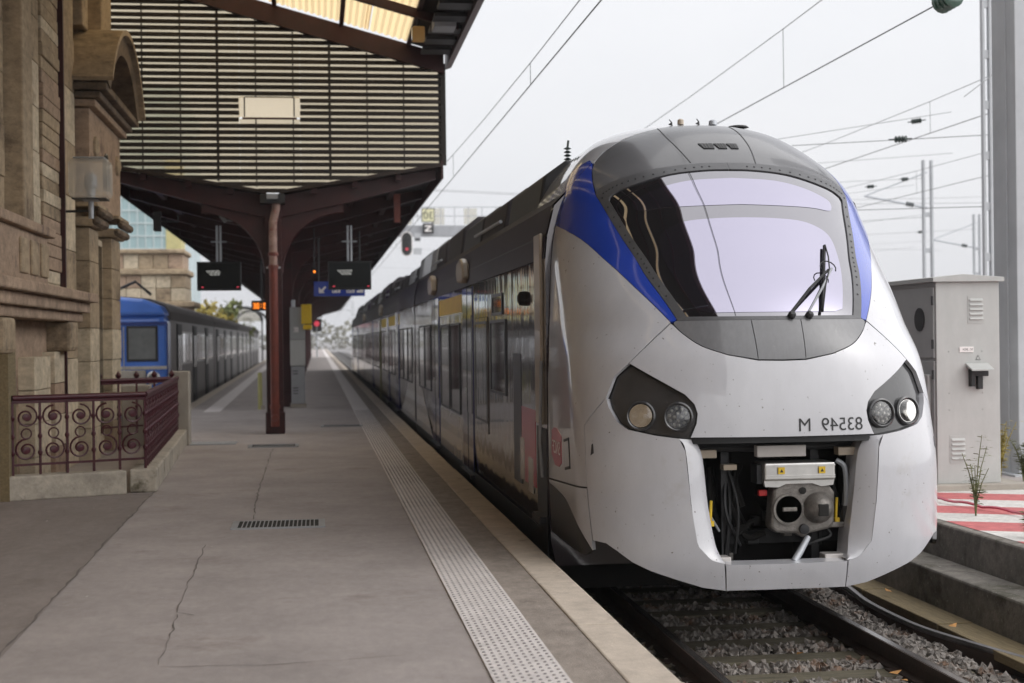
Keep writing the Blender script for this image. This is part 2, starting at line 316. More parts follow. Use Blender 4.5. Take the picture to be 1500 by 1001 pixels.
# pale strip along the far left edge
MB().add([(-2.75,36,.005),(-2.35,36,.005),(-3.9,150,.005),(-4.3,150,.005)],[(0,1,2,3)]).build('tactile_strip','tactile',PL)
MB().add([(-3.43,38,.006),(-3.15,38,.006),(-4.62,150,.006),(-4.92,150,.006)],[(0,1,2,3)]).build('edge_strip','coping',PL)
MB().add([(-3.37,26.3,.006),(-3.0,26.3,.006),(-3.15,38,.006),(-3.42,38,.006)],[(0,1,2,3)]).build('edge_strip','coping',PL)
lt=MB()
for k in range(70):
    x=random.uniform(-3,1.2); y=random.uniform(7.2,26)**1.0; a=random.uniform(0,6.28); l=random.uniform(.006,.018)
    if x<-1.7 and y>15.8: continue
    lt.add([(x+l*math.cos(a+q*1.57)*(1 if q%2 else .5),y+l*math.sin(a+q*1.57)*(1 if q%2 else .5),.0125+.004*(q==1)) for q in range(4)],[(0,1,2,3)])
tag(lt.build('grit','paint_white'),'scattered pale specks of grit and litter on the asphalt','litter',kind='stuff')
# drain grates
def grate(x0,x1,y0,y1,label,n):
    t=thing('drain_grate',label,'grate',((x0+x1)/2,y0,0),'drain grates in the platform'); ox,oy=(x0+x1)/2,y0
    f=MB()
    for a in ((x0,x1,y0,y0+.03),(x0,x1,y1-.03,y1),(x0,x0+.06,y0+.03,y1-.03),(x1-.06,x1,y0+.03,y1-.03)): f.bx(a[0]-ox,a[1]-ox,a[2]-oy,a[3]-oy,-.01,.014)
    f.build('frame','steel_grey',t)
    B(x0-ox+.06,x1-ox-.06,.03,y1-oy-.03,-.02,.0112).build('pit','soot',t)
    for k in range(n):
        x=lp(x0+.08,x1-.08,(k+.5)/n)-ox; B(x-.0055,x+.0055,.031,y1-oy-.031,.001,.0135).build('bar','steel_grey',t)
grate(-.80,.05,13.45,14.0,'nearest rusty drain grate with bars across the asphalt',18)
grate(-1.12,-.32,23.7,24.3,'drain grate in the asphalt in front of the canopy column base',19)
grate(.05,.86,29.0,29.5,'drain grate beside the tactile strip behind the canopy column',19)
t=thing('checker_plate','pale studded metal plate in the floor beside the stone post','floor plate',(-1.76,24.6,0))
B(-.40,.40,0,.62,.0,.012).build('plate','steel_grey',t)
for k in range(14):
    for j in range(6): 
        if k%2==j%2: B(-.38+k*.055,-.34+k*.055,.04+j*.095,.10+j*.095,.0115,.018).build('stud','silver',t)
# --- main track
XC=3.36; RZ=-.55
def railmesh(x0,z): # simple rail profile prism along y
    return [(x0-.036,z),(x0+.036,z),(x0+.036,z-.04),(x0+.010,z-.055),(x0+.010,z-.125),(x0+.065,z-.145),(x0+.065,z-.16),(x0-.065,z-.16),(x0-.065,z-.145),(x0-.010,z-.125),(x0-.010,z-.055),(x0-.036,z-.04)]
for x0,lab in ((2.61,'rusty running rail nearest the platform under the train'),(4.11,'rusty running rail on the far side of the track')):
    t=thing('rail',lab,'rail',(0,0,0),'rails of the main track')
    MB().prism(railmesh(x0,RZ-.003),'y',-20,300).build('rail_body','rail_side',t); B(x0-.026,x0+.026,-20,300,RZ-.0025,RZ).build('rail_head','rail_top',t)
cr=[(4.86,14),(4.80,13),(4.69,12.2),(4.665,11.5),(4.69,10.95),(4.80,10.4),(4.95,9.8),(5.14,9.2),(5.4,8.4)]
t=thing('rail','spare rail bent in a curve along the timber walkway','rail')
MB().tube([(x,y,-.625) for x,y in spl(cr,5)],.03,8).build('rail_head','rail_worn',t,smooth=True)
for k in range(1): 
    mb=MB(); n=len(cr)
    mb.add([(x-.035,y,-.64) for x,y in cr]+[(x+.035,y,-.64) for x,y in cr]+[(x-.035,y,-.78) for x,y in cr]+[(x+.035,y,-.78) for x,y in cr],[(i,i+1,n+i+1,n+i) for i in range(n-1)]+[(i,i+1,2*n+i+1,2*n+i) for i in range(n-1)]+[(n+i,n+i+1,3*n+i+1,3*n+i) for i in range(n-1)]+[(n-1,2*n-1,4*n-1,3*n-1)])
    mb.build('rail_body','rail_side',t)
ORD=['nearest','second','third','fourth','fifth','sixth','seventh','eighth','ninth','tenth']
for i in range(26):
    y=5.2+i*.6; k=i-6
    lab='weathered timber sleeper, %s up from the bottom edge of the picture'%ORD[k] if 0<=k<6 else ('timber sleeper lying in the dark under the train' if k>=6 else 'timber sleeper on the track ahead of the train')
    t=thing('sleeper',lab,'sleeper',(0,0,0),'timber sleepers of the main track')
    B(2.05+random.uniform(-.03,.03),4.62+random.uniform(-.04,.04),y-.12,y+.12,-.80,-.705+random.uniform(-.008,.008)).build('timber','timber_sleeper',t,bevel=.015)
    for x0 in (2.61,4.11): B(x0-.11,x0+.11,y-.07,y+.07,-.72,-.697).build('tie_plate','rail_side',t)
mb=B(1.76,5.5,-20,300,-.86,-.745); tag(mb.build('track_bed','ground_dirt'),kind='structure')
def stones(n,xr,yr,z,s0,s1,dens=None):
    V=[];Fc=[]; base=np.array([(1,0,0),(-1,0,0),(0,1,0),(0,-1,0),(0,0,1),(0,0,-1)],float); fc=[(0,2,4),(2,1,4),(1,3,4),(3,0,4),(2,0,5),(1,2,5),(3,1,5),(0,3,5)]
    for i in range(n):
        a=RNG.uniform(s0,s1); sc=a*RNG.uniform(.6,1.25,3); P=(base+RNG.uniform(-.32,.32,(6,3)))*sc
        th,ph=RNG.uniform(0,6.28,2); c,s=math.cos(th),math.sin(th); P=P@np.array([(c,-s,0),(s,c,0),(0,0,1)]).T; c,s=math.cos(ph),math.sin(ph); P=P@np.array([(1,0,0),(0,c,-s),(0,s,c)]).T
        x=RNG.uniform(*xr); y=RNG.uniform(*yr); o=len(V); V+=[tuple(q) for q in P+np.array([x,y,z+RNG.uniform(-.012,.018)])]; Fc+=[tuple(k+o for k in q) for q in fc]
    return V,Fc
mat('ballast',(0.215,0.195,0.178),.9,var=.45,vs=9,bump=.3,bs=60,stain=((.17,.105,.07),4,.52),fine=(.4,14,(1,1,1)))
mb=MB()
for i in range(26):
    y=5.5+i*.6
    if y<16: mb.add(*stones(300,(2.70,4.02),(y-.17,y+.17),-.725,.018,.042))
mb.add(*stones(3600,(4.22,4.72),(6,15.5),-.705,.018,.042)); mb.add(*stones(900,(1.78,2.5),(6,14),-.735,.018,.038)); mb.add(*stones(260,(2.0,2.55),(6,12),-.72,.018,.04))
tag(mb.build('ballast','ballast'),'grey broken stone ballast around the rails','ballast',kind='stuff')
for k,(x,y,z) in enumerate([(3.95,9.75,-.67),(3.93,9.55,-.68),(3.52,10.5,-.68),(4.82,10.75,-.57),(4.93,12.3,-.57),(5.2,11.3,-.55)]):
    a=random.uniform(0,6); l=.05; mb=MB(); c,s=math.cos(a),math.sin(a)
    mb.add([(x-c*l,y-s*l,z+.02),(x+s*l*.6,y-c*l*.6,z+.012),(x+c*l,y+s*l,z+.035),(x-s*l*.6,y+c*l*.6,z+.02),(x,y,z+.028)],[(0,1,4),(1,2,4),(2,3,4),(3,0,4)])
    tag(mb.build('fallen_leaf','dead_leaf'),['orange fallen leaf at the end of a sleeper','large orange leaf beside the rail nearest the camera','small leaf lying between the rails','orange leaf lying against the bent spare rail','leaf near the train end of the timber walkway','leaf by the concrete ledge under the far platform'][k],'leaf','fallen leaves on the track')
# timber walkway and far platform
t=thing('timber_walkway','yellowish timber boards laid beside the bent spare rail','walkway')
for i in range(7):
    y=4.6+i*1.62; x0=4.86
    B(4.84,5.14,y+.006,y+1.61,-.68,-.60+random.uniform(-.006,.006)).build('board','timber_walk',t,bevel=.008)
FP=tag(MB().prism([(5.55,-14),(16,-14),(16,90),(5.55,90)],'z',-.85,-.12).build('platform','concrete_dark'),kind='structure')
for i in range(20):
    y=2+i*2.0; B(5.50,5.95,y+.005,y+1.995,-.50,0).build('coping_block','concrete_dark',FP,bevel=.02)
B(5.955,15.9,-13.9,89,-.13,-.004).build('paving','asphalt',FP)
for i in range(16):
    y=2+i*2.5; B(5.14,5.50,y+.005,y+2.495,-.84,-.30).build('ledge_block','concrete_dark',FP,bevel=.02)
for i in range(9):                                                        # hatched zone
    y=9.9+i*.68
    MB().add([(5.60,y,.004),(8.6,y-1.5,.004),(8.6,y-1.5+.68,.004),(5.60,y+.68,.004)],[(0,1,2,3)]).build('painted_stripe','paint_red' if i%2 else 'paint_white',FP)
B(6.2,7.6,14.95,16.6,-.01,.07).build('cabinet_plinth','concrete',FP,bevel=.01)
# ------------------------------------------------------------------ trackside cabinet
cb=thing('trackside_cabinet','tall cream electrical cabinet beside the grey column on the hatched platform','cabinet',(6.62,15.1,.07))
cb_w,cb_d,cb_h=.72,1.35,2.18
B(0,cb_w,0,cb_d,0,cb_h).build('body','cabinet',cb,bevel=.006)
MB().prism([(-.05,cb_h+.002),(cb_w+.04,cb_h+.002),(cb_w+.04,cb_h+.05),(cb_w*.4,cb_h+.085),(-.05,cb_h+.05)],'y',-.05,cb_d+.05).build('lid','cabinet',cb,bevel=.004)
def vent(x,z):
    o=B(x,x+.19,-.004,0,z,z+.30).build('vent_plate','cabinet',cb)
    for k in range(5): MB().prism([(-.004,z+.04+k*.05),(-.022,z+.045+k*.05),(-.004,z+.072+k*.05)],'x',x+.02,x+.17).build('louvre','cabinet',o)
vent(.36,1.73); vent(.14,.22)
B(.26,.42,-.008,-.001,1.42,1.48).build('name_plate','logo_white',cb)
text_flat('SC 3024',.034,lambda u,v:(.41-u,-.0095,1.438+v),'plate_text','ink',cb)
hd=MB().prism([(-.004,1.30),(-.16,1.235),(-.16,1.22),(-.004,1.27)],'x',.33,.58).build('socket_hood','cabinet',cb)
B(.36,.40,-.08,-.002,1.05,1.235).build('socket_bracket','rubber',cb); B(.37,.56,-.07,-.004,1.16,1.23).build('socket','rubber',cb,bevel=.006); B(.44,.50,-.06,-.006,1.02,1.16).build('socket_plug','rubber',cb,bevel=.006)
for z in (1.43,.98,.80,.4):
    for x in (.14,.52): MB().lathe([(.008,0),(.006,.005)],(x,-.0005,z),(0,-1,0),8).build('bolt','cabinet_grey',cb)
mb=MB(); tri=[(.44,1.335),(.50,1.335),(.47,1.39)]; mb.add([(x,-.0045,z) for x,z in tri],[(0,1,2)]); mb.build('warning_sign','ink',cb)
mb=MB(); mb.add([(.448,-.006,1.340),(.492,-.006,1.340),(.47,-.006,1.380)],[(0,1,2)]); mb.build('warning_face','cabinet',cb)
for y0,y1,z0,z1 in ((.03,1.3,1.36,2.13),(.03,1.3,.05,1.33)):                # doors on the track side
    dd=B(-.02,-.001,y0,y1,z0,z1).build('door','cabinet_grey',cb,bevel=.004)
    for zz in (z0+.15,z1-.15): B(-.035,-.02,y0-.012,y0+.02,zz-.05,zz+.05).build('hinge','dark_metal',dd)
mb=MB(); mb.lathe([(.001,.0),(.13,.0),(.13,.012),(.10,.012)],(-.02,.38,1.78),(-1,0,0),20); 
o=mb.build('porthole','rubber',cb); o.scale=(1,1,1)
B(-.06,-.02,.10,.52,.70,1.18).build('window_frame','cabinet',cb,bevel=.01); B(-.066,-.06,.16,.46,.76,1.12).build('window_pane','pane_dark',cb)
# steel column at the right edge, lattice mast behind
t=thing('steel_column','broad grey steel column rising out of the frame beside the cabinet','column',(8.52,16.4,0))
B(-.32,.32,0,.60,-.05,11).build('shaft','mast_grey',t,bevel=.01); B(-.335,-.32,.22,.30,-.05,11).build('weld_strip','mast_grey',t); B(-.42,.42,-.1,.7,-.05,.02).build('base_plate','mast_grey',t)
MB().tube([(.14,-.02,.1),(.15,-.03,.5),(.15,-.02,.62)],.018,6).build('cable','rubber',t)
t=thing('lattice_mast','pale flat lattice mast seen just left of the broad grey column','mast',(11.57,24.2,0))
for x in (-.06,.06): B(x-.02,x+.02,-.05,.05,-.1,13).build('chord','mast_grey',t)
for k in range(15): B(-.04,.04,-.03,.03,.3+k*.88,.44+k*.88).build('batten','mast_grey',t)
# weeds by the cabinet
def weed(x,y,h,n,label,m='weed'):
    mb=MB()
    for k in range(n):
        a=random.uniform(0,6.28); l=random.uniform(.5,1)*h; lean=random.uniform(.05,.35)*l; p=[(x+math.cos(a)*lean*s*s,y+math.sin(a)*lean*s*s,l*s) for s in (0,.35,.7,1)]
        mb.tube(p,[.007,.006,.005,.003],4)
        for j in range(int(34*l/h)):
            s=random.uniform(.25,1); bx,by,bz=x+math.cos(a)*lean*s*s,y+math.sin(a)*lean*s*s,l*s; b=random.uniform(0,6.28); q=random.uniform(.05,.11)
            mb.add([(bx,by,bz),(bx+math.cos(b)*q*.5-math.sin(b)*.014,by+math.sin(b)*q*.5,bz+.012),(bx+math.cos(b)*q,by+math.sin(b)*q,bz+.004),(bx+math.cos(b)*q*.5+math.sin(b)*.014,by+math.sin(b)*q*.5,bz+.01)],[(0,1,2,3)])
    return tag(mb.build('weed',m),label,'weed','weeds on the far platform')
weed(6.02,12.9,.85,7,'tall thin weed growing in front of the cream cabinet'); weed(6.45,11.7,.50,9,'dry straggly weed hanging over the red and white hatching')
weed(7.62,15.7,.72,12,'yellow flowering weed between cabinet and grey column','leaf_yellow'); weed(7.95,15.8,.50,14,'low green weed at the foot of the grey column'); weed(5.8,11.4,.25,6,'small weed on the coping of the far platform')
ch=MB()
ch.tube([(6.1+.02*k,14.3-.11*k,.03+.02*abs(math.sin(k*.7))) for k in range(28)],.014,5)
tag(ch.build('safety_chain','logo_red',smooth=True),'thin red and white chain lying across the hatched paving','chain')
# ------------------------------------------------------------------ main train: nose surface
T=np.array([(.40,10.31,1.36,.80,2.6),(.60,10.275,1.40,.82,2.5),(1.2,10.28,1.42,.83,2.5),(1.6,10.29,1.42,.95,2.4),(2.05,10.345,1.415,1.12,2.3),(2.37,10.49,1.40,1.32,2.15),
(2.9,10.96,1.375,1.3,2.05),(3.2,11.25,1.34,1.2,2.05),(3.45,11.5,1.27,1.05,2.15),(3.63,11.7,1.18,1.0,2.2),(3.85,12.0,1.02,1.0,2.2),(4.02,12.3,.84,1.0,2.2),(4.11,12.6,.66,1.0,2.2),(4.16,13.0,.45,.9,2.2),(4.18,13.5,.2,.6,2.2)])
def pchip(x,y):
    h=np.diff(x);dd=np.diff(y)/h;m=np.zeros(len(x))
    for i in range(1,len(x)-1):
        if dd[i-1]*dd[i]>0:
            w1=2*h[i]+h[i-1];w2=h[i]+2*h[i-1];m[i]=(w1+w2)/(w1/dd[i-1]+w2/dd[i])
    m[0]=dd[0];m[-1]=dd[-1]
    def f(t):
        t=np.clip(t,x[0],x[-1]);i=np.clip(np.searchsorted(x,t)-1,0,len(x)-2);s=(t-x[i])/h[i]
        return (2*s**3-3*s**2+1)*y[i]+(s**3-2*s**2+s)*h[i]*m[i]+(-2*s**3+3*s**2)*y[i+1]+(s**3-s**2)*h[i]*m[i+1]
    return f
QK=np.concatenate([[0],np.cumsum(np.hypot(np.diff(T[:,0]),np.diff(T[:,1])))]); QMAX=QK[-1]
# resample the profile smoothly: fine table of the five functions
fz,fy,fW,fL,fn=[pchip(QK,T[:,k]) for k in range(5)]
qt=np.linspace(0,QMAX,400)
def smooth(a,k=9):
    p=np.concatenate([2*a[0]-a[k:0:-1],a,2*a[-1]-a[-2:-k-2:-1]]); ker=np.hanning(2*k+3)[1:-1]; ker/=ker.sum(); return np.convolve(p,ker,'valid')[:len(a)]
TAB=[smooth(f(qt)) for f in (fz,fy,fW,fL,fn)]
NTH=140; TH=np.linspace(0,np.pi/2,NTH)
_A=TAB[2][:,None]*np.sin(TH)[None]**(2/TAB[4])[:,None]; _Y=TAB[1][:,None]+TAB[3][:,None]*(1-np.clip(np.cos(TH),0,1)[None]**(2/TAB[4])[:,None])
_S=np.concatenate([np.zeros((400,1)),np.cumsum(np.hypot(np.diff(_A,axis=1),np.diff(_Y,axis=1)),axis=1)],axis=1)
PG=np.linspace(0,4.2,421)
AG=np.zeros((400,421)); YG=np.zeros((400,421))
for i in range(400):
    AG[i]=np.interp(PG,_S[i],_A[i]); YG[i]=np.interp(PG,_S[i],_Y[i])+np.clip(PG-_S[i,-1],0,None)
def bil(Gd,ip,iq):
    a=np.clip(iq,0,398.999); b=np.clip(ip,0,419.999); i=a.astype(int); j=b.astype(int); u=a-i; v=b-j
    return Gd[i,j]*(1-u)*(1-v)+Gd[i+1,j]*u*(1-v)+Gd[i,j+1]*(1-u)*v+Gd[i+1,j+1]*u*v
def SF(p,q):
    p=np.asarray(p,float); q=np.asarray(q,float); ip=np.abs(p)/4.2*420; iq=q/QMAX*399
    return np.stack([XC+np.sign(p)*bil(AG,ip,iq),bil(YG,ip,iq),np.interp(q,qt,TAB[0])+RZ],-1)
def SN(p,q):
    e=.012; p=np.asarray(p,float); q=np.asarray(q,float)
    du=SF(p+e,q)-SF(p-e,q); dv=SF(p,np.clip(q+e,0,QMAX))-SF(p,np.clip(q-e,0,QMAX)); n=np.cross(du,dv); n/=np.linalg.norm(n,axis=1)[:,None]+1e-12; return n
def resample(poly,st):
    out=[]
    for i in range(len(poly)):
        a=np.array(poly[i]);b=np.array(poly[(i+1)%len(poly)]); k=max(1,int(round(np.linalg.norm(b-a)/st)))
        out+= [a+(b-a)*j/k for j in range(k)]
    return np.array(out)
def inside(P,poly):
    x,y=P[:,0],P[:,1]; r=np.zeros(len(P),bool); n=len(poly)
    for i in range(n):
        x0,y0=poly[i];x1,y1=poly[(i+1)%n]; c=((y0>y)!=(y1>y))&(x<(x1-x0)*(y-y0)/((y1-y0) if y1!=y0 else 1e-12)+x0); r^=c
    return r
def panel(name,m,poly,parent,off=0.,thick=.03,gap=.004,st=.03,grid=.045,label=None):
    """a shaped shell piece: polygon in surface coordinates, laid on the nose surface, with real edge thickness"""
    B0=resample(poly,st); area=.5*np.sum(B0[:,0]*np.roll(B0[:,1],-1)-np.roll(B0[:,0],-1)*B0[:,1])
    if area<0: B0=B0[::-1]
    t=np.roll(B0,-1,0)-np.roll(B0,1,0); t/=np.linalg.norm(t,axis=1)[:,None]+1e-9; Bd=B0+np.stack([-t[:,1],t[:,0]],1)*gap
    lo=Bd.min(0);hi=Bd.max(0); gx,gy=np.meshgrid(np.arange(lo[0]+grid/2,hi[0],grid),np.arange(lo[1]+grid/2,hi[1],grid)); Gp=np.stack([gx.ravel(),gy.ravel()],1)
    if len(Gp):
        Gp=Gp[inside(Gp,Bd)]
        if len(Gp): 
            dm=np.min(np.linalg.norm(Gp[:,None]-Bd[None],axis=2),axis=1); Gp=Gp[dm>grid*.4]
    n=len(Bd); allp=np.concatenate([Bd,Gp]) if len(Gp) else Bd
    vs,es,fs,_,_,_=geometry.delaunay_2d_cdt([Vector(q) for q in allp],[],[list(range(n))],1,1e-6)
    V=np.array([tuple(q) for q in vs]); N=SN(V[:,0],V[:,1]); 
    P3=SF(V[:,0],V[:,1])+N*off
    # rim
    nb=SN(Bd[:,0],Bd[:,1]); s3=SF(Bd[:,0],Bd[:,1]); top=s3+nb*off; bot=s3+nb*(off-thick)
    e=np.roll(top,-1,0)-np.roll(top,1,0); on=np.cross(e,nb); on/=np.linalg.norm(on,axis=1)[:,None]+1e-9
    o=len(P3); verts=np.concatenate([P3,top,bot]); nor=np.concatenate([N,on,on]); faces=[tuple(f) for f in fs]
    faces+=[(o+i,o+n+i,o+n+(i+1)%n,o+(i+1)%n) for i in range(n)]
    me=bpy.data.meshes.new(name); me.from_pydata([tuple(q) for q in verts],[],faces); me.update(); me.materials.append(M[m]); me.shade_smooth()
    me.normals_split_custom_set_from_vertices([tuple(q) for q in nor])
    ob=bpy.data.objects.new(name,me); COL.objects.link(ob); ob.parent=parent
    if label: ob['label']=label
    return ob
def mir(poly): return [(-a,b) for a,b in poly]
def sym(half):  # half outline from centre-bottom round to centre-top on the right side -> closed symmetric
    return half+[(-a,b) for a,b in reversed(half) if abs(a)>1e-6]
def pend(q,y=12.35):  # p at which the flank reaches y
    return float(np.interp(y,YG[int(min(399,q/QMAX*399))],PG))
TR=thing('regional_train','modern white and blue regional train with a big windscreen standing at the platform','train',(0,0,0))
ws_side=[(.66,2.035),(.80,2.42),(.865,2.65),(.955,2.92),(1.075,3.36)]
ws_top=[(1.06,3.405),(.97,3.475),(.84,3.535),(.5,3.665),(.2,3.715),(0,3.722)]
glass=spl(ws_side,4)+spl(ws_top,4)
fr_side=[(.735,2.015),(.90,2.44),(.955,2.65),(1.05,2.94),(1.19,3.44)]
fr_top=[(1.165,3.51),(.97,3.615),(.60,3.75),(.22,3.815),(0,3.822)]
frame=spl(fr_side,4)+spl(fr_top,4)
panel('windscreen','ws_glass',sym([(0,2.035)]+glass),TR,off=-.006,thick=.01,gap=0,st=.02,grid=.03)
film=[(0,2.075),(.50,2.075),(.575,2.10),(.66,2.35),(.72,2.58),(.735,2.80),(.70,2.93),(.60,3.02),(.45,3.08),(.2,3.105),(0,3.11)]
panel('windscreen_film','ws_film',sym(spl(film[:2],2)+spl(film[2:],4)),TR,off=-.003,thick=.002,gap=0,st=.02,grid=.03)
film2=[(0,3.27),(.60,3.245),(.82,3.215),(.875,3.26),(.87,3.33),(.80,3.39),(.6,3.50),(.35,3.58),(0,3.61)]
panel('windscreen_film','ws_film',sym(spl(film2,4)),TR,off=-.003,thick=.002,gap=0,st=.02,grid=.03)
for s in (1,-1):      # frame in two halves, split at the centre line
    q=[(s*a,b) for a,b in ([(0,2.0)]+[(.735,2.0)]+frame+list(reversed(glass))+[(0,2.033)])]
    panel('windscreen_frame','ws_frame',q,TR,off=.004,thick=.03,gap=.001,st=.02,grid=.05)
# frame screws
sc=[]
for (pa,pb) in zip(frame[2:],glass[2:]): sc.append(((pa[0]+pb[0])/2,(pa[1]+pb[1])/2))
for s in (1,-1):
    for k in range(0,len(sc)-1):
        p,q=sc[k]; c=SF([s*p],[q])[0]+SN([s*p],[q])[0]*.004; MB().lathe([(.009,0),(.007,.004)],c,SN([s*p],[q])[0],8).build('screw','ink',TR)
grey=[(0,1.675),(.18,1.68),(.40,1.72),(.58,1.79),(.70,1.885),(.76,1.96),(.755,1.995),(.70,2.012)]
panel('nose_grey_panel','train_grey',[(-.18,1.68),(0,1.676),(.18,1.68),(.19,2.012),(-.19,2.012)],TR,off=.002,gap=.003)
for s in (1,-1): panel('nose_grey_panel','train_grey',[(s*a,b) for a,b in [(.18,1.68)]+spl(grey[2:],4)+[(.19,2.012)]],TR,off=.002,gap=.003)
visor_side=[(1.19,3.45),(1.205,3.70),(1.18,3.91),(1.04,4.13),(.80,4.34),(.50,4.55),(.26,4.68),(0,4.72)]
vs_=spl(visor_side,5); 
vcen=[(-.42,3.79),(-.36,4.1),(-.20,4.45),(-.15,4.70)]
panel('roof_visor','train_visor',sym([(0,3.826)]+[(.22,3.819),(.60,3.754),(.97,3.619),(1.165,3.515)]+vs_),TR,off=.0,gap=.002,st=.02,grid=.035)
for pts in ([(-.30,3.83),(-.36,4.10),(-.41,4.35),(-.42,4.60)],[(.25,3.82),(.27,4.1),(.26,4.35),(.24,4.66)]):
    q=spl(pts,4); panel('visor_seam','ink',[(a-.004,b) for a,b in q]+[(a+.004,b) for a,b in reversed(q)],TR,off=.003,thick=.002,gap=0)
for a,b in ((-.16,-.05),(-.03,.06),(.08,.16)):
    panel('vent','black',[(a+.02,4.06),(b,4.06),(b,4.15),(a-.01,4.15)],TR,off=.008,thick=.01,gap=0)
    for k in range(3): panel('vent_bar','train_grey',[(lp(a+.01,b,(k+.4)/4),4.065),(lp(a+.01,b,(k+.5)/4),4.065),(lp(a,b,(k+.5)/4),4.145),(lp(a,b,(k+.4)/4),4.145)],TR,off=.011,thick=.003,gap=0)
blue_low=spl([(.785,1.99),(.98,2.28),(1.22,2.63),(1.56,2.99),(2.2,3.24),(2.75,3.38)],5)
for s in (1,-1):
    poly=[(.745,2.0)]+blue_low+[(2.45,3.60),(1.85,3.78),(1.50,3.90),(1.25,4.00),(1.205,3.93)]+[(1.215,3.70),(1.20,3.45)]+list(reversed(spl(fr_side,4)))[1:]
    panel('blue_flank','train_blue',[(s*a,b) for a,b in poly],TR,off=.001,gap=.002,st=.025,grid=.04)
    # white cheek behind the blue and below it
    pe=lambda q: pend(q)
    flank=list(reversed(blue_low[:-6]))
    f2=[(.785,1.985),(1.15,1.655),(1.27,1.56),(1.35,1.40),(1.60,1.19),(1.56,.73),(pend(.66),.66)]+[(pend(q),q) for q in (1.0,1.5,2.0,2.5,3.0)]+[(pend(3.26),3.262)]+[x for x in flank if x[0]<pend(3.26)-.03]
    panel('white_flank','train_white',[(s*a,b) for a,b in f2],TR,gap=.004)
    # bumper half
    bp=[(.45,.0),(.62,.025),(.78,.075),(1.0,.145),(1.14,.205),(1.26,.28),(1.36,.33),(1.50,.34),(1.51,.40),(1.56,.73),(1.60,1.19),(1.35,1.40),(1.325,1.33),(1.25,1.225),(1.16,1.175),(.96,1.135),(.78,1.112),(.735,1.02),(.70,.63),(.655,.34),(.56,.235),(.465,.205)]
    BPo=panel('bumper','train_white',[(s*a,b) for a,b in bp],TR,thick=.05,gap=.003)
    oo=spl([(.782,1.110),(.735,1.02),(.70,.63),(.655,.34),(.56,.235),(.465,.205)],6); ii=spl([(.665,1.10),(.61,.97),(.572,.63),(.525,.36),(.495,.265),(.462,.207)],6); dp=np.interp(np.linspace(0,5,len(oo)),range(6),[.07,.10,.12,.11,.07,.02])
    O3=SF([s*a for a,b in oo],[b for a,b in oo])-SN([s*a for a,b in oo],[b for a,b in oo])*.004; I3=SF([s*a for a,b in ii],[b for a,b in ii])-SN([s*a for a,b in ii],[b for a,b in ii])*dp[:,None]; J3=I3+np.array([0,.22,0]); nO=len(oo)
    mid=(O3+I3)/2+np.array([s*-.012,-.012,0])
    MB().add(list(O3)+list(mid)+list(I3)+list(J3),[(r*nO+k,r*nO+k+1,(r+1)*nO+k+1,(r+1)*nO+k) for r in range(3) for k in range(nO-1)]).build('opening_chamfer','train_white',BPo,smooth=True)
    # skirt behind the bumper: pale corner and dark lower part
    arc=spl([(pend(.6),.62),(2.4,.58),(2.06,.51),(1.75,.41),(1.60,.33),(1.51,.26)],4)
    panel('skirt_corner','train_white',[(s*a,b) for a,b in [(1.505,.27),(1.515,.40),(1.565,.725),(pend(.655),.652)]+arc],TR,gap=.004)
    panel('skirt','skirt_dark',[(s*a,b) for a,b in list(reversed(arc))+[(pend(.3),.3),(pend(.2),.2),(2.2,.2),(1.6,.215)]],TR,gap=.003)
    # lamp housing
    lh=[(1.15,1.65),(.86,1.495),(.73,1.42),(.67,1.355),(.652,1.29),(.662,1.22),(.71,1.112),(.96,1.142),(1.16,1.183),(1.245,1.232),(1.32,1.335),(1.345,1.40),(1.265,1.56)]
    H=panel('headlamp_housing','lamp_house',[(s*a,b) for a,b in lh],TR,off=-.035,thick=.04,gap=.003,st=.02,grid=.03)
    for (lpp,lq,kind) in ((1.065,1.275,0),(.785,1.268,1)):
        c=SF([s*lpp],[lq])[0]; nn=SN([s*lpp],[lq])[0]; ax=(Vector(nn)*.62+Vector((0,-.38,0))).normalized(); c=Vector(c)-Vector(nn)*.012
        MB().lathe([(.110,-.03),(.110,.012),(.098,.018),(.090,.012),(.086,-.02)],c,ax,28).build('lamp_ring','lamp_house',H,smooth=True)
        if kind==0:
            MB().lathe([(.084,.004),(.074,-.016),(.055,-.030),(.03,-.040),(.001,-.043)],c,ax,24).build('reflector','lamp_mirror',H)
            MB().lathe([(.026,-.042),(.024,-.012),(.001,-.006)],c,ax,12).build('bulb','lamp_mirror',H,smooth=True)
            MB().lathe([(.086,.002),(.06,.014),(.001,.018)],c,ax,24).build('lens','clear',H,smooth=True)
        else:
            MB().lathe([(.086,-.012),(.001,-.012)],c,ax,24).build('lamp_back','window_frame',H)
            a1=ax.orthogonal().normalized(); a2=ax.cross(a1)
            for ring,cnt in ((.026,4),(.062,10)):
                for k in range(cnt):
                    an=2*math.pi*(k+.5)/cnt; cc=c+(a1*math.cos(an)+a2*math.sin(an))*ring; MB().lathe([(.0135,-.012),(.013,-.004),(.006,.004)],cc,ax,10).build('led','reflector',H,smooth=True)
            MB().lathe([(.086,.004),(.06,.012),(.001,.014)],c,ax,24).build('lens','clear',H,smooth=True)
hood=[(0,1.112),(.70,1.115)]+list(reversed([(.862,1.50),(.73,1.425),(.665,1.355),(.645,1.29),(.655,1.22)]))+[(1.148,1.66),(.785,1.98)]+list(reversed(spl([(.40,1.72),(.58,1.79),(.70,1.885),(.765,1.962)],4)))+[(.18,1.676),(0,1.672)]
panel('nose_hood','train_white',sym(hood),TR,gap=.004,thick=.05)
panel('lower_bar','train_white',[(-.45,0),(.45,0),(.46,.20),(-.46,.20)],TR,thick=.15,gap=.004)
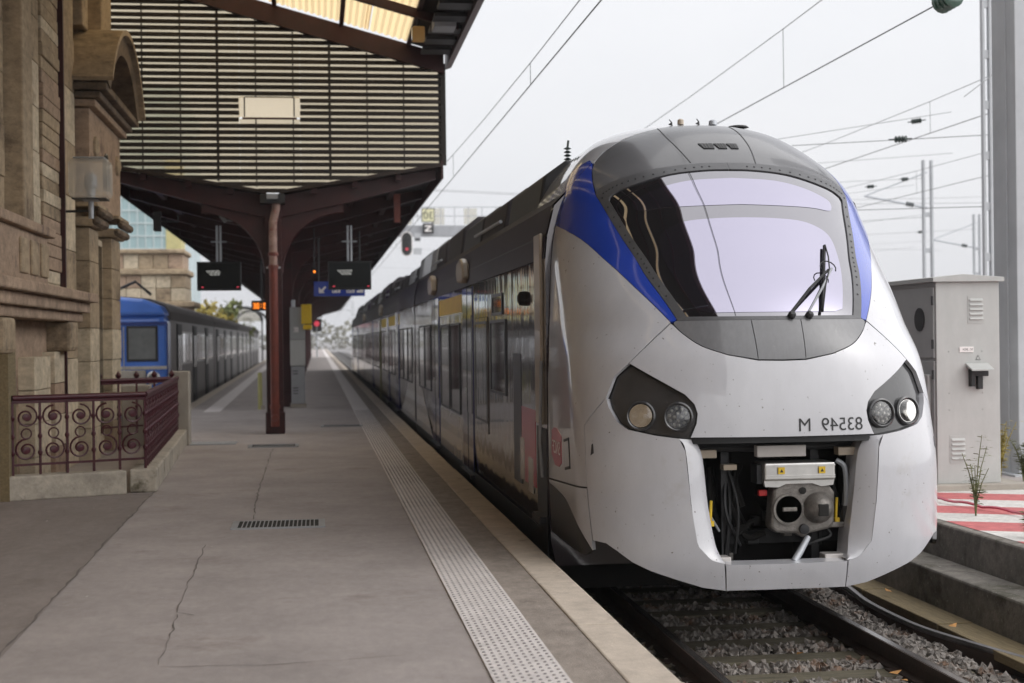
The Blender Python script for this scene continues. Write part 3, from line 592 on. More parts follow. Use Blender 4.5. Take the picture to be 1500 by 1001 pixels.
for s in (1,-1): panel('tow_eye_cover','window_frame',[(s*1.475,.99),(s*1.51,.97),(s*1.50,1.05),(s*1.485,1.06)],TR,off=.003,thick=.004,gap=0)
# roof shell behind the visor
roof=[(0,4.73),(.27,4.69),(.52,4.56),(.82,4.35),(1.06,4.14),(1.20,3.93),(1.26,4.01),(1.52,3.91),(1.87,3.79),(2.47,3.61),(2.77,3.39),(3.2,3.40),(3.2,5.66),(0,5.66)]
panel('roof_shell','train_white',sym(roof),TR,off=-.004,gap=.001,grid=.08)
# dark lining inside the shell so the joints read black
lin=[];
for j,q in enumerate(np.linspace(0.02,QMAX-.02,44)):
    for i,p in enumerate(np.linspace(-3.2,3.2,64)): 
        c=SF([p],[q])[0]-SN([p],[q])[0]*.045; lin.append(tuple(c))
keep=[]
for j in range(43):
    for i in range(63):
        q=lp(.02,QMAX-.02,(j+.5)/43); p=lp(-3.2,3.2,(i+.5)/63)
        if q<1.13 and abs(p)<.72: continue
        if q<.36 and abs(p)>.6: continue
        if q>3.2 and abs(p)>1.6: continue
        if 1.98<q<3.8 and abs(p)<1.0: continue
        if abs(p)>pend(q)+.05: continue
        keep.append((j*64+i,j*64+i+1,(j+1)*64+i+1,(j+1)*64+i))
MB().add(lin,keep).build('shell_lining','black',TR)
B(2.3,4.42,12.0,12.2,.5,2.3).build('cab_bulkhead','black',TR)
# number, mirrored as in the picture
def on_nose(p0,q0): 
    def f(u,v):
        c=SF([p0-u],[q0+v])[0]+SN([p0-u],[q0+v])[0]*.003; return tuple(c)
    return f
text_flat('83549',.135,on_nose(.605,1.152),'train_number','ink',TR); text_flat('M',.135,on_nose(.195,1.152),'train_letter','ink',TR)
# red operator badge and black framed plate on the flank
def on_flank(p,q,o=.004): return tuple(SF([-p],[q])[0]+SN([-p],[q])[0]*o)
panel('badge','logo_red',[(-2.42,.84),(-2.40,1.06),(-2.60,1.11),(-2.74,1.11),(-2.88,1.08),(-2.92,.88),(-2.75,.80),(-2.55,.80)],TR,off=.003,thick=.003,gap=0)
text_flat('SNCF',.155,lambda u,v:on_flank(2.45+u,.90+v,.008),'badge_text','logo_white',TR)
o=panel('plate_frame','ink',[(-2.02,.83),(-2.26,.80),(-2.28,1.04),(-2.04,1.07)],TR,off=.004,thick=.004,gap=0)
panel('plate','train_white',[(-2.045,.85),(-2.24,.825),(-2.255,1.02),(-2.06,1.045)],TR,off=.007,thick=.003,gap=0)
# wiper
def wp(p,q,o): return tuple(SF([p],[q])[0]+SN([p],[q])[0]*o)
W=MB().tube([wp(.10,2.03,.02),wp(.30,2.25,.06),wp(.52,2.45,.05)],.012,6).build('wiper_arm','rubber',TR)
MB().tube([wp(.24,2.03,.02),wp(.40,2.25,.06),wp(.56,2.47,.05)],.009,6).build('wiper_link','steel_grey',W)
MB().tube([wp(.37,2.06,.02),wp(.46,2.35,.022),wp(.60,2.76,.02)],.013,5).build('wiper_blade','rubber',W)
MB().tube([wp(.37,2.06,.035),wp(.44,2.28,.06),wp(.52,2.45,.07),wp(.57,2.60,.05),wp(.60,2.76,.03)],.006,5).build('wiper_bow','rubber',W)
MB().tube([wp(.52+.07*math.cos(k*.5-.6),2.47+.07*math.sin(k*.5-.6),.06) for k in range(9)],.005,5).build('wiper_hose','rubber',W)
for p in (.12,.26): MB().lathe([(.03,-.01),(.03,.03),(.015,.045)],wp(p,2.03,0),SN([p],[2.03])[0],10).build('wiper_pivot','dark_metal',W)
# aerials on the roof
for p,q,h in ((-.24,4.86,.05),(.0,4.86,.05)): MB().tube([wp(p,q,0),wp(p+.01,q,h*.5),wp(p-.01,q,h)],[.022,.006,.004],8).build('aerial','rubber',TR)
MB().lathe([(.04,0),(.036,.035),(.02,.045)],wp(.16,4.9,0),(0,0,1),12).build('horn','galv',TR,smooth=True); MB().lathe([(.10,0),(.08,.015),(.02,.025)],wp(.45,4.80,0),(0,0,1),16).build('aerial_dome','rubber',TR,smooth=True)
MB().lathe([(.03,0),(.028,.04),(.015,.05)],wp(-.14,4.9,0),(0,0,1),10).build('beacon','train_beige',TR,smooth=True)
# ---- coupler bay
B(2.62,4.10,11.25,11.35,-.12,.98).build('bay_back','soot',TR); 
B(2.60,4.12,10.45,11.3,.93,.97).build('bay_roof','soot',TR)
for x0,x1 in ((2.58,2.62),(4.10,4.14)): B(x0,x1,10.62,11.3,-.15,.95).build('bay_side','soot',TR)
B(2.72,4.0,10.5,11.2,-.135,-.10).build('bay_floor','soot',TR)
MB().tube([(2.66,10.62,.88),(3.2,10.66,.86),(4.06,10.62,.88)],.035,8).build('bay_beam','rubber',TR)
B(3.20,3.575,10.48,10.56,.80,.885).build('bracket','train_pale',TR,bevel=.006)
for x0,x1 in ((2.76,2.90),(3.83,3.96)): B(x0,x1,10.50,10.60,.80,.86).build('bracket','train_beige',TR,bevel=.004)
for x0,x1 in ((2.86,2.98),(3.69,3.84)): B(x0,x1,10.42,10.55,.015,.08).build('bracket','train_pale',TR,bevel=.008)
B(2.98,3.08,10.6,10.7,.70,.74).build('bracket','train_beige',TR)
EBX=-.03
eb=B(3.25,3.79,10.46,10.72,.625,.755).build('coupler_box','silver',TR,bevel=.012)
for z in (.735,.660,.645): B(3.252,3.788,10.452,10.462,z-.004,z+.004).build('rib','silver',eb)
MB().prism([(3.25,.625),(3.79,.625),(3.78,.585),(3.69,.575),(3.62,.60),(3.42,.60),(3.36,.575),(3.26,.58)],'y',10.48,10.52).build('flange','silver',eb)
for x in (3.35,3.66):
    s_=B(x,x+.05,10.447,10.4525,.675,.725).build('warning_label','yellow',eb)
    MB().add([(x+.012,10.4455,.688),(x+.038,10.4455,.688),(x+.025,10.4455,.712)],[(0,1,2)]).build('warning_mark','ink',s_)
B(3.21,3.25,10.52,10.68,.60,.74).build('end_cap','dark_metal',eb)
hx,hz=3.55,.425
rr=[(hx-.245,hz-.15),(hx-.20,hz-.19),(hx-.05,hz-.20),(hx,hz-.235),(hx+.05,hz-.20),(hx+.20,hz-.17),(hx+.245,hz-.13),(hx+.25,hz+.10),(hx+.21,hz+.155),(hx+.13,hz+.17),(hx+.10,hz+.205),(hx-.12,hz+.205),(hx-.16,hz+.165),(hx-.22,hz+.13)]
HD=MB().prism(rr,'y',10.50,10.66).build('coupler_head','cast_iron',TR,bevel=.02)
MB().lathe([(.118,-.0),(.118,.02),(.10,.02),(.10,-.015)],(hx-.11,10.505,hz-.015),(0,-1,0),28).build('funnel_rim','cast_iron',HD,smooth=True)
MB().lathe([(.10,.004),(.0005,.004)],(hx-.11,10.50,hz-.015),(0,-1,0),24).build('funnel','soot',HD)
MB().lathe([(.118,-.0),(.112,.025),(.10,.06),(.075,.10),(.04,.125),(.001,.13)],(hx+.12,10.505,hz-.01),(0,-1,0),28).build('cone','cast_iron',HD,smooth=True)
B(hx+.08,hx+.16,10.375,10.43,hz-.06,hz+.03).build('hook_slot','soot',HD,bevel=.008)
B(hx-.16,hx-.05,10.47,10.50,hz-.03,hz+.0).build('hook_plate','cast_iron',HD,bevel=.006)
MB().lathe([(.026,0),(.026,.012),(.012,.014)],(hx,10.50,hz+.12),(0,-1,0),16).build('pin_hole','soot',HD)
MB().lathe([(.038,0),(.036,.03),(.018,.034)],(hx+.005,10.50,hz-.165),(0,-1,0),16).build('air_port','dark_metal',HD,smooth=True)
MB().tube([(hx+.03,10.47,hz-.22),(hx-.05,10.42,hz-.32),(hx-.11,10.38,hz-.385)],[.022,.026,.026],10).build('release_handle','galv',HD,smooth=True)
B(hx+.10,hx+.44,10.53,10.60,hz-.165,hz-.125).build('guide_arm','cast_iron',HD,bevel=.008)
MB().tube([(hx,10.66,hz),(hx-.02,11.25,hz+.02)],.13,12).build('draw_bar','soot',HD)
B(3.235,3.30,10.56,10.60,.505,.55).build('red_tap','red',TR,bevel=.008)
for pth,r,m in (([(2.80,10.62,.76),(2.805,10.60,.55),(2.81,10.6,.30),(2.83,10.62,.1)],.020,'galv'),([(3.84,10.58,.76),(3.90,10.56,.70),(3.905,10.55,.5),(3.90,10.56,.40)],.020,'galv'),([(3.90,10.56,.42),(3.91,10.57,.2),(3.89,10.6,.0)],.032,'rubber'),([(2.95,10.9,.7),(2.96,10.85,.4),(3.05,10.82,.22),(3.2,10.8,.25)],.022,'soot'),([(3.02,10.92,.7),(3.0,10.88,.45),(3.12,10.82,.2),(3.26,10.8,.3)],.02,'soot'),([(3.12,10.95,.75),(3.10,10.9,.5),(3.2,10.82,.18),(3.35,10.8,.2)],.025,'soot'),([(3.2,10.95,.7),(3.14,10.88,.6),(3.18,10.82,.4)],.03,'soot'),([(3.55,10.56,.12),(3.66,10.53,.16),(3.78,10.55,.2),(3.74,10.56,.27)],.012,'rubber')):
    MB().tube([tuple(q) for q in spl(pth,5)],r,8).build('hose','%s'%m,TR,smooth=True)
for k in range(14):
    x0_=random.uniform(2.72,3.2) if k<9 else random.uniform(3.75,4.0); z0_=random.uniform(.45,.85); z1_=random.uniform(-.05,.3); y_=random.uniform(10.62,10.95)
    MB().tube([tuple(q) for q in spl([(x0_,y_+.1,z0_),(x0_+random.uniform(-.05,.08),y_,(z0_+z1_)/2),(x0_+random.uniform(-.1,.2),y_+.05,z1_)],5)],random.uniform(.007,.016),6).build('cable',random.choice(('rubber','rubber','dark_metal','steel_grey')),TR,smooth=True)
for k in range(10):
    x0_=random.uniform(2.7,3.95); z0_=random.uniform(-.05,.8); w_=random.uniform(.03,.09); B(x0_,x0_+w_,10.85,10.95,z0_,z0_+random.uniform(.03,.09)).build('junction',random.choice(('dark_metal','cast_iron','rubber')),TR,bevel=.005)
for x_ in (3.0,3.7): B(x_,x_+.06,10.75,11.2,-.10,.9).build('bay_post','dark_metal',TR)
B(2.65,4.07,10.95,11.05,.10,.20).build('bay_crossbar','dark_metal',TR)
B(2.795,2.85,10.57,10.64,.27,.40).build('valve','train_pale',TR,bevel=.006); 
for x,z in ((2.865,.38),(3.83,.38)): MB().tube([(x,10.57,z-.06),(x+.005,10.56,z+.10)],.011,6).build('tap_handle','yellow',TR); B(x-.012,x+.025,10.55,10.59,z-.09,z-.05).build('tap','yellow',TR,bevel=.004)
# ------------------------------------------------------------------ main train: cars
sec=[(1.36,.30),(1.40,.50),(1.425,.95),(1.425,2.90),(1.405,3.12),(1.34,3.38),(1.22,3.50),(1.0,3.56),(0,3.60)]
def carbody(y0,y1,name):
    P=[(XC+a,z+RZ) for a,z in sec]+[(XC-a,z+RZ) for a,z in reversed(sec[:-1])]
    return MB().prism(P,'y',y0,y1).build(name,'train_side',TR,smooth=True)
SX=XC-1.425
def sheet(name,m,y0,y1,z0,z1,pr,parent=TR,bevel=0,side=-1):
    return B(SX-pr,SX+.002,y0,y1,z0,z1).build(name,m,parent,bevel=bevel)
def window(y0,y1,z0,z1,parent=TR):
    f=MB()
    for a in ((y0,y1,z0,z0+.03),(y0,y1,z1-.03,z1),(y0,y0+.05,z0+.03,z1-.03),(y1-.05,y1,z0+.03,z1-.03)): f.bx(SX-.014,SX,a[0],a[1],a[2],a[3])
    o=f.build('window','window_frame',parent); B(SX-.006,SX,y0+.05,y1-.05,z0+.03,z1-.03).build('pane','pane_dark',o); return o
def door(y0,y1):
    o=sheet('door','train_door',y0,y1,.02,2.36,.012,bevel=.006)
    ym=(y0+y1)/2
    for a,b in ((y0+.10,ym-.06),(ym+.06,y1-.10)): B(SX-.018,SX-.012,a,b,.75,2.0).build('door_pane','pane_dark',o)
    B(SX-.016,SX-.0125,ym-.012,ym+.012,.03,2.35).build('door_seal','rubber',o); B(SX-.035,SX-.012,ym+.1,ym+.16,1.0,1.06).build('door_button','silver',o)
    B(SX-.06,SX-.001,y0-.05,y1+.05,-.06,-.01).build('door_step','window_frame',o)
def car(y0,y1,first=False):
    carbody(y0,y1,'car_body')
    # purple upper band with a seam, roof edge rail
    ov=[(1.428,2.93),(1.409,3.13),(1.345,3.39)]
    MB().add([(XC-ov[0][0]-.004,y0+.03,ov[0][1]+RZ),(XC-ov[0][0]-.004,y1-.03,ov[0][1]+RZ),(XC-ov[1][0]-.004,y1-.03,ov[1][1]+RZ),(XC-ov[1][0]-.004,y0+.03,ov[1][1]+RZ),(XC-ov[2][0]-.006,y1-.03,ov[2][1]+RZ),(XC-ov[2][0]-.006,y0+.03,ov[2][1]+RZ)],[(0,1,2,3),(3,2,4,5)]).build('roof_band','train_purple',TR,smooth=True)
    B(XC-1.414,XC-1.40,y0+.04,y1-.04,3.125+RZ,3.135+RZ).build('band_seam','black',TR)
    rd=[(-1.346,3.393),(-1.225,3.515),(-1.0,3.575),(0,3.615),(1.0,3.575),(1.225,3.515),(1.346,3.393)]
    MB().add([(XC+a,y0+.02,z+RZ) for a,z in rd]+[(XC+a,y1-.02,z+RZ) for a,z in rd],[(i,i+1,8+i,7+i) for i in range(6)]).build('roof_deck','roof_dark',TR)
    sheet('sill_band','skirt_dark',y0+.02,y1-.02,-.26,.03,.004)
    B(XC-1.3,XC+1.3,y0+.3,y1-.3,-.5,-.2).build('underframe','soot',TR)
    # roof equipment in separate boxes
    y=y0+1.6 if first else y0+.6; k=0
    while y<y1-1.8:
        l=random.choice((1.1,1.6,2.3,.8)); h=random.uniform(.38,.62); x0=XC-1.24; mm=random.choice(('dark_metal','roof_dark','train_purple','steel_grey','roof_dark'))
        MB().prism([(x0,3.46+RZ),(x0+.06,3.46+h*.75+RZ),(x0+.28,3.50+h+RZ),(XC+.9,3.50+h+RZ),(XC+1.1,3.50+RZ)],'y',y,y+l).build('roof_unit',mm,TR,bevel=.03)
        if k%3==1: MB().tube([(x0-.03,y,3.58+RZ),(x0-.03,y+l+.4,3.60+RZ)],.022,6).build('roof_pipe','galv',TR)
        y+=l+random.choice((.18,.35,.6)); k+=1
    for yb in (y0+ (4.3 if first else .7),y1-.7):     # bogies
        for dy in (-1.1,1.1):
            MB().lathe([(.42,-.06),(.42,.06)],(XC-.80,yb+dy,-.13),(1,0,0),24).build('wheel','dark_metal',TR); MB().lathe([(.12,-.05),(.10,.06)],(XC-1.05,yb+dy,-.13),(-1,0,0),12).build('axle_box','soot',TR)
        MB().prism([(yb-1.6,-.25),(yb-1.3,-.05),(yb-.5,-.02),(yb-.3,-.15),(yb+.3,-.15),(yb+.5,-.02),(yb+1.3,-.05),(yb+1.6,-.25),(yb+1.3,-.33),(yb-1.3,-.33)],'x',XC-1.12,XC-1.0).build('bogie_frame','soot',TR)
        MB().tube([(XC-1.1,yb-.25,-.3),(XC-1.1,yb-.25,.0)],.10,10).build('spring','dark_metal',TR); MB().tube([(XC-1.1,yb+.25,-.3),(XC-1.1,yb+.25,.0)],.10,10).build('spring','dark_metal',TR)
car(12.38,29.2,True); car(29.45,45.4); car(45.65,61.4); car(61.65,84.0)
for y in (29.2,45.4,61.4): B(XC-1.35,XC+1.35,y+.02,y+.23,-.2,2.85).build('gangway','rubber',TR)
B(SX-.02,SX-.006,45.44,45.62,-.1,2.3).build('marker_strip','yellow_green',TR)
# first car details
sheet('cab_recess','black',12.40,12.95,-.05,.92,.003); sheet('cab_post','train_beige',12.52,12.86,.95,2.60,.03,bevel=.01); sheet('cab_step','dark_metal',12.45,12.9,.1,.16,.06)
MB().tube([(SX-.03,12.48,.5),(SX-.05,12.48,.8),(SX-.03,12.48,1.5)],.014,6).build('grab_rail','steel_grey',TR)
MB().lathe([(.07,0),(.065,.05),(.03,.07)],(SX,13.65,2.07),(-1,0,0),14).build('side_camera','dark_metal',TR,smooth=True)
sheet('logo_panel','logo_red',13.05,14.1,.35,1.05,.003); 
for a,b,c,d_ in ((13.75,14.05,.35,.75),(13.2,13.5,.28,.60)): sheet('hatch','train_pale',a,b,c,d_,.006); 
sheet('hatch_frame','window_frame',13.95,14.5,.30,1.55,.0045)
window(15.05,16.40,1.10,1.90); window(15.3,16.2,1.95,2.18); sheet('door','train_side',16.68,18.1,.60,1.95,.010,bevel=.01); window(16.75,18.0,.72,1.90)
for ya_,yb_ in ((19.7,23.35),(35.0,44.6)): sheet('class_stripe','yellow',ya_,yb_,2.06,2.30,.005)
door(18.3,19.55); window(20.0,21.4,.66,1.92); window(21.6,23.1,.66,1.92); door(23.45,24.9); window(25.2,26.6,.8,1.95); window(26.7,28.1,.8,1.95)
for (z0,z1,ya,yb) in ((.03,.62,19.7,23.35),): sheet('lower_panel','train_pale',ya,yb,z0,z1,.003)
MB().add([(SX-.0035,25.0,.03),(SX-.0035,29.1,.03),(SX-.0035,29.1,1.3)],[(0,1,2)]).build('livery_wedge','train_pale',TR)
MB().add([(SX-.0035,29.5,1.3),(SX-.0035,29.5,.03),(SX-.0035,34.5,.03)],[(0,1,2)]).build('livery_wedge','train_pale',TR)
for y in (30.2,31.8,33.4): window(y,y+1.4,.8,1.95)
door(35.2,36.6); 
for y in (37,38.6,41.5,43.2): window(y,y+1.4,.8,1.95)
door(40.1,41.3)
for y in (46.5,48.2,49.9,53.6,55.3,57,58.8,63,65,67,69,73,75,77,79): window(y,y+1.4,.8,1.95)
door(51.7,53.2); door(71,72.4); door(81,82.3)
for y in (19.1,24.2,44.2,60.2): # roof-edge lamps / mirrors
    MB().prism([(0,-.10),(.10,.10),(.35,.17),(.75,.13),(.85,-.02),(.7,-.14),(.2,-.16)],'x',SX-.085,SX+.02).build('side_lamp','train_beige',TR,bevel=.03).location=(0,y-.3,2.58)
for x,y,c in ((2.15,14.3,'yellow'),(2.2,20.5,'left_blue'),(2.2,21.6,'left_blue')): MB().prism([(0,0),(.22,.10),(.22,.14),(0,.04)],'y',0,.5).build('roof_step',c,TR).location=(x+.08,y,3.02)
ins=MB()
for k in range(5): ins.lathe([(.012,0),(.042,.012),(.012,.03)],(2.54,14.7,3.46+k*.036),(0,0,1),12)
ins.tube([(2.54,14.7,3.1),(2.54,14.7,3.4)],.02,6); ins.tube([(2.54,14.7,3.62),(2.55,14.7,3.70)],.012,6); ins.build('roof_insulator','insulator_dark',TR,smooth=True)
# ------------------------------------------------------------------ platform canopy (butterfly roof)
PC=thing('platform_canopy','long dark red butterfly canopy on a row of single columns along the platform','canopy',(0,0,0))
cxm=-.78; y_end=150.
def vz(x): return 4.36+abs(x-cxm)*.1623
for s in (-1,1):
    xe=cxm+s*3.08
    n=26
    for i in range(n):
        ya=27.0+(y_end-27)*i/n; yb=27.0+(y_end-27)*(i+1)/n
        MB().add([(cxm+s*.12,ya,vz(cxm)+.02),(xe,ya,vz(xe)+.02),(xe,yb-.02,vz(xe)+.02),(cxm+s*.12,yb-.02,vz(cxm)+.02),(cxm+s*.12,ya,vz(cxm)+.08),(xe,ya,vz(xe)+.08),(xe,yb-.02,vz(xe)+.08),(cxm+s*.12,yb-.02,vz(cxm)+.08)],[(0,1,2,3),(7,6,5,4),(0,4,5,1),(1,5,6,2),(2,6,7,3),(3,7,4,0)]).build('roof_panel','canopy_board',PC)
    MB().prism([(xe,vz(xe)-.22),(xe+s*.04,vz(xe)-.20),(xe+s*.04,vz(xe)+.14),(xe,vz(xe)+.14)],'y',27.0,y_end).build('edge_board','canopy_steel',PC)
    for xo in (.75,1.5,2.3): x=cxm+s*xo; B(x-.05,x+.05,27.1,y_end,vz(x)-.10,vz(x)+.018).build('purlin','canopy_steel',PC)
B(cxm-.22,cxm+.22,26.95,y_end,4.20,4.37).build('valley_gutter','dark_metal',PC)
B(cxm-.10,cxm+.10,26.88,26.95,4.27,4.36).build('gutter_end','zinc',PC)
ncol=12
def frame_at(y,col):
    for s in (-1,1):
        xe=cxm+s*3.0
        arm=[(cxm+s*.1,3.98),(cxm+s*1.4,4.26),(xe,vz(xe)-.16),(xe,vz(xe)+.01),(cxm+s*.1,4.36)]
        MB().prism(arm,'y',y-.045,y+.045).build('rafter','canopy_steel',PC); 
        fl=[(cxm+s*.1,3.96),(cxm+s*1.4,4.24),(xe,vz(xe)-.18),(xe,vz(xe)-.155),(cxm+s*1.4,4.265),(cxm+s*.1,3.985)]
        MB().prism(fl,'y',y-.11,y+.11).build('rafter_flange','canopy_steel',PC)
        if col:
            # curved bracket: arc from column side up to the arm
            ro=1.15; pts=[]
            for k in range(11):
                an=math.pi/2*k/10; pts.append((cxm+s*(.14+ro*(1-math.cos(an))),2.95+ro*.98*math.sin(an)))
            poly=pts+[(cxm+s*(.14+ro),4.22),(cxm+s*.1,3.97),(cxm+s*.1,2.9)]
            MB().prism(poly,'y',y-.03,y+.03).build('bracket','canopy_steel',PC)
            MB().tube([(a,y,b) for a,b in pts],.035,6).build('bracket_rib','canopy_steel',PC)
    if col:
        c=MB(); c.bx(cxm-.15,cxm+.15,y-.13,y-.10,.0,4.2); c.bx(cxm-.15,cxm+.15,y+.10,y+.13,0,4.2); c.bx(cxm-.02,cxm+.02,y-.10,y+.10,0,4.2); c.bx(cxm-.15,cxm-.12,y-.10,y+.10,0,4.2); c.bx(cxm+.12,cxm+.15,y-.10,y+.10,0,4.2)
        C=c.build('column','canopy_steel',PC); B(cxm-.175,cxm+.175,y-.16,y+.16,0,.40).build('column_base','canopy_steel',C,bevel=.02)
        return C
for i in range(ncol):
    y=27.3+i*11.1; C=frame_at(y,True)
    if y+5.5<y_end: frame_at(y+3.7,False); frame_at(y+7.4,False)
    if i==0:
        px_,py_=cxm-.0,y-.22
        MB().tube([(px_,py_,.14),(px_,py_,3.05)],.078,16).build('downpipe','pipe_red',C,smooth=True)
        MB().tube([(px_,py_,3.05),(px_,py_,3.85),(px_+.03,py_,3.98),(px_+.06,py_,4.12),(px_+.06,py_,4.22)],.075,16).build('downpipe_upper','pipe_peeled',C,smooth=True)
        for z in (.5,3.05,3.28): MB().lathe([(.095,-.03),(.095,.03)],(px_,py_,z),(0,0,1),16).build('pipe_collar','pipe_red',C)
        MB().lathe([(.07,0),(.06,.04)],(px_,py_-.07,.30),(0,-1,0),16).build('inspection_cap','pipe_red',C); B(px_-.13,px_+.13,py_+.07,py_+.09,3.02,3.06).build('pipe_clip','galv',C)
        for k in range(12):
            for x in (-.135,.135): MB().lathe([(.014,0),(.008,.01)],(cxm+x,y-.13,.6+k*.30),(0,-1,0),6).build('rivet','canopy_steel',C)
# small lights and speakers under the canopy
t=thing('floodlight','small dark floodlight on a bracket under the left edge of the canopy','floodlight',(-2.95,28.2,3.98)); B(-.07,.07,-.06,.06,-.20,.18).build('housing','dark_metal',t,bevel=.02); MB().tube([(.05,0,0),(.38,0,-.02),(.38,0,.12)],.02,6).build('bracket','dark_metal',t); B(-.075,-.07,-.05,.05,-.18,.16).build('glass','pane_grey',t)
t=thing('strip_light','pale angled strip light under the canopy left of the column','light fitting',(-1.75,27.7,4.0)); MB().prism([(-.20,.24),(.06,-.10),(.12,-.06),(-.14,.28)],'y',-.05,.05).build('housing','steel_grey',t,bevel=.01)
MB().tube([(.1,0,-.05),(.75,0,-.16)],.012,6).build('conduit','steel_grey',t)
t=thing('hanging_post','short red post hanging under the right half of the canopy','post',(1.55,28.3,3.95)); B(-.06,.06,-.05,.05,0,.55).build('post','pipe_red',t)
# monitors
def monitor(xc,y,label,warm):
    t=thing('departure_monitor',label,'monitor',(xc,y,2.76),'departure monitors under the canopy')
    B(-.45,.45,0,.14,0,.60).build('case','dark_metal',t,bevel=.012); B(-.42,.42,-.006,0,.04,.56).build('screen','screen',t)
    rows=[(.16,.52),(.20,.54),(.24,.50)]
    for k in range(4):
        z=.40-k*.028; n=0; x=-.26+(.02 if k%2 else 0)+(.06 if k>1 else 0)
        while x<.02: l=random.uniform(.03,.08); B(x,min(x+l,.05),-.010,-.0065,z,z+.014).build('text_line','screen_text',t); x+=l+.015
    for x in (-.36,.36): B(x,x+.05,-.010,-.0065,.06,.08).build('status_light','lamp_red',t)
    B(-.10,.10,-.03,-.006,-.004,.02).build('badge','dark_metal',t)
    for x in (-.035,.035): MB().tube([(x,.07,.6),(x,.07,1.35)],.022,8).build('hanger','galv',t)
    B(-.16,.16,.04,.10,1.0,1.03).build('clamp','galv',t)
monitor(-2.01,31,'departure monitor hanging under the left half of the canopy',0); monitor(.69,31,'departure monitor hanging in front of the blue sign',1)
t=thing('led_display','small black box with orange lit digits behind the column','display',(-1.62,44,2.60)); B(-.30,.30,0,.12,0,.30).build('case','black',t)
for k in range(5):
    x=-.25+k*.10
    if k==2:
        for z in (.10,.18): B(x+.02,x+.045,-.006,0,z,z+.03).build('digit','led_orange',t)
        continue
    seg=MB(); seg.bx(x,x+.07,-.006,0,.06,.085); seg.bx(x,x+.07,-.006,0,.20,.225)
    seg.bx(x+.055,x+.075,-.006,0,.085,.2)
    if k%2: seg.bx(x,x+.02,-.006,0,.085,.2)
    else: seg.bx(x,x+.07,-.006,0,.13,.15)
    seg.build('digit','led_orange',t)
MB().tube([(0,.06,.3),(0,.06,1.6)],.025,6).build('hanger','dark_metal',t)
t=thing('direction_sign','blue hanging sign with white arrow and numbers behind the monitor','sign',(.55,36.2,2.78)); B(-.62,.62,0,.10,0,.36).build('panel','sign_blue',t)
MB().add([(-.50,-.004,.08),(-.36,-.004,.08),(-.40,-.004,.12),(-.32,-.004,.22),(-.35,-.004,.25),(-.44,-.004,.16),(-.50,-.004,.22)],[(0,1,2,3,4,5,6)]).build('arrow','logo_white',t)
for s_,x in (('14',-.05),('38',.30)):
    B(x-.13,x+.07,-.006,-.001,.08,.26).build('number_field','logo_white',t); text_flat(s_,.17,lambda u,v:(x+.05-u,-.009,.105+v),'number','sign_blue',t)
MB().add([(.42,-.004,.08),(.58,-.004,.08),(.58,-.004,.22),(.53,-.004,.22),(.50,-.004,.15),(.42,-.004,.13)],[(0,1,2,3,4,5)]).build('pictogram','logo_white',t)
for x in (-.5,.5): MB().tube([(x,.05,.36),(x,.05,1.6)],.02,6).build('hanger','dark_metal',t)
t=thing('signal_lamp','tiny orange lamp glowing under the canopy beside the monitor','lamp',(-.05,34,3.28)); MB().lathe([(.028,0),(.02,.02),(.001,.025)],(0,0,0),(0,-1,0),12).build('lens','led_orange',t); B(-.07,.07,.001,.08,-.10,.10).build('case','black',t); MB().tube([(0,.04,.1),(0,.04,1.)],.015,6).build('hanger','dark_metal',t)
# cabinets behind the column, bollard
t=thing('equipment_cabinet','grey equipment cabinet with yellow box standing behind the canopy column','cabinet',(-.50,37.7,0))
B(-.17,.17,0,.4,.10,1.05).build('body','steel_grey',t,bevel=.01); B(-.20,.20,-.02,.42,0,.10).build('base','concrete',t); B(-.19,.19,-.02,.4,1.06,1.72).build('upper_door','cabinet',t,bevel=.01); B(-.19,.19,0,.4,1.73,2.55).build('top_box','cabinet_grey',t,bevel=.01)
B(.10,.36,-.06,.05,2.12,2.62).build('yellow_box','yellow',t,bevel=.02); B(.14,.36,-.05,.05,1.98,2.10).build('yellow_box','yellow',t,bevel=.02)
B(-.10,.02,-.006,-.001,1.92,2.04).build('plate','logo_white',t); text_flat('12',.11,lambda u,v:(.005-u,-.010,1.94+v),'plate_text','ink',t)
for z in (.35,.42,.49,.85,.92): B(-.13,.0,-.006,-.001,z,z+.02).build('louvre','dark_metal',t)
MB().lathe([(.05,0),(.05,.18)],(-.1,.2,2.56),(0,0,1),10).build('vent_cap','galv',t)
t=thing('bollard','short pale yellow post standing left of the column','bollard',(-1.43,37.0,0)); MB().lathe([(.055,0),(.055,.88),(.045,.92)],(0,0,0),(0,0,1),14).build('post','yellow_green',t,smooth=True); B(.02,.12,-.05,.05,0,.10).build('foot','concrete',t)
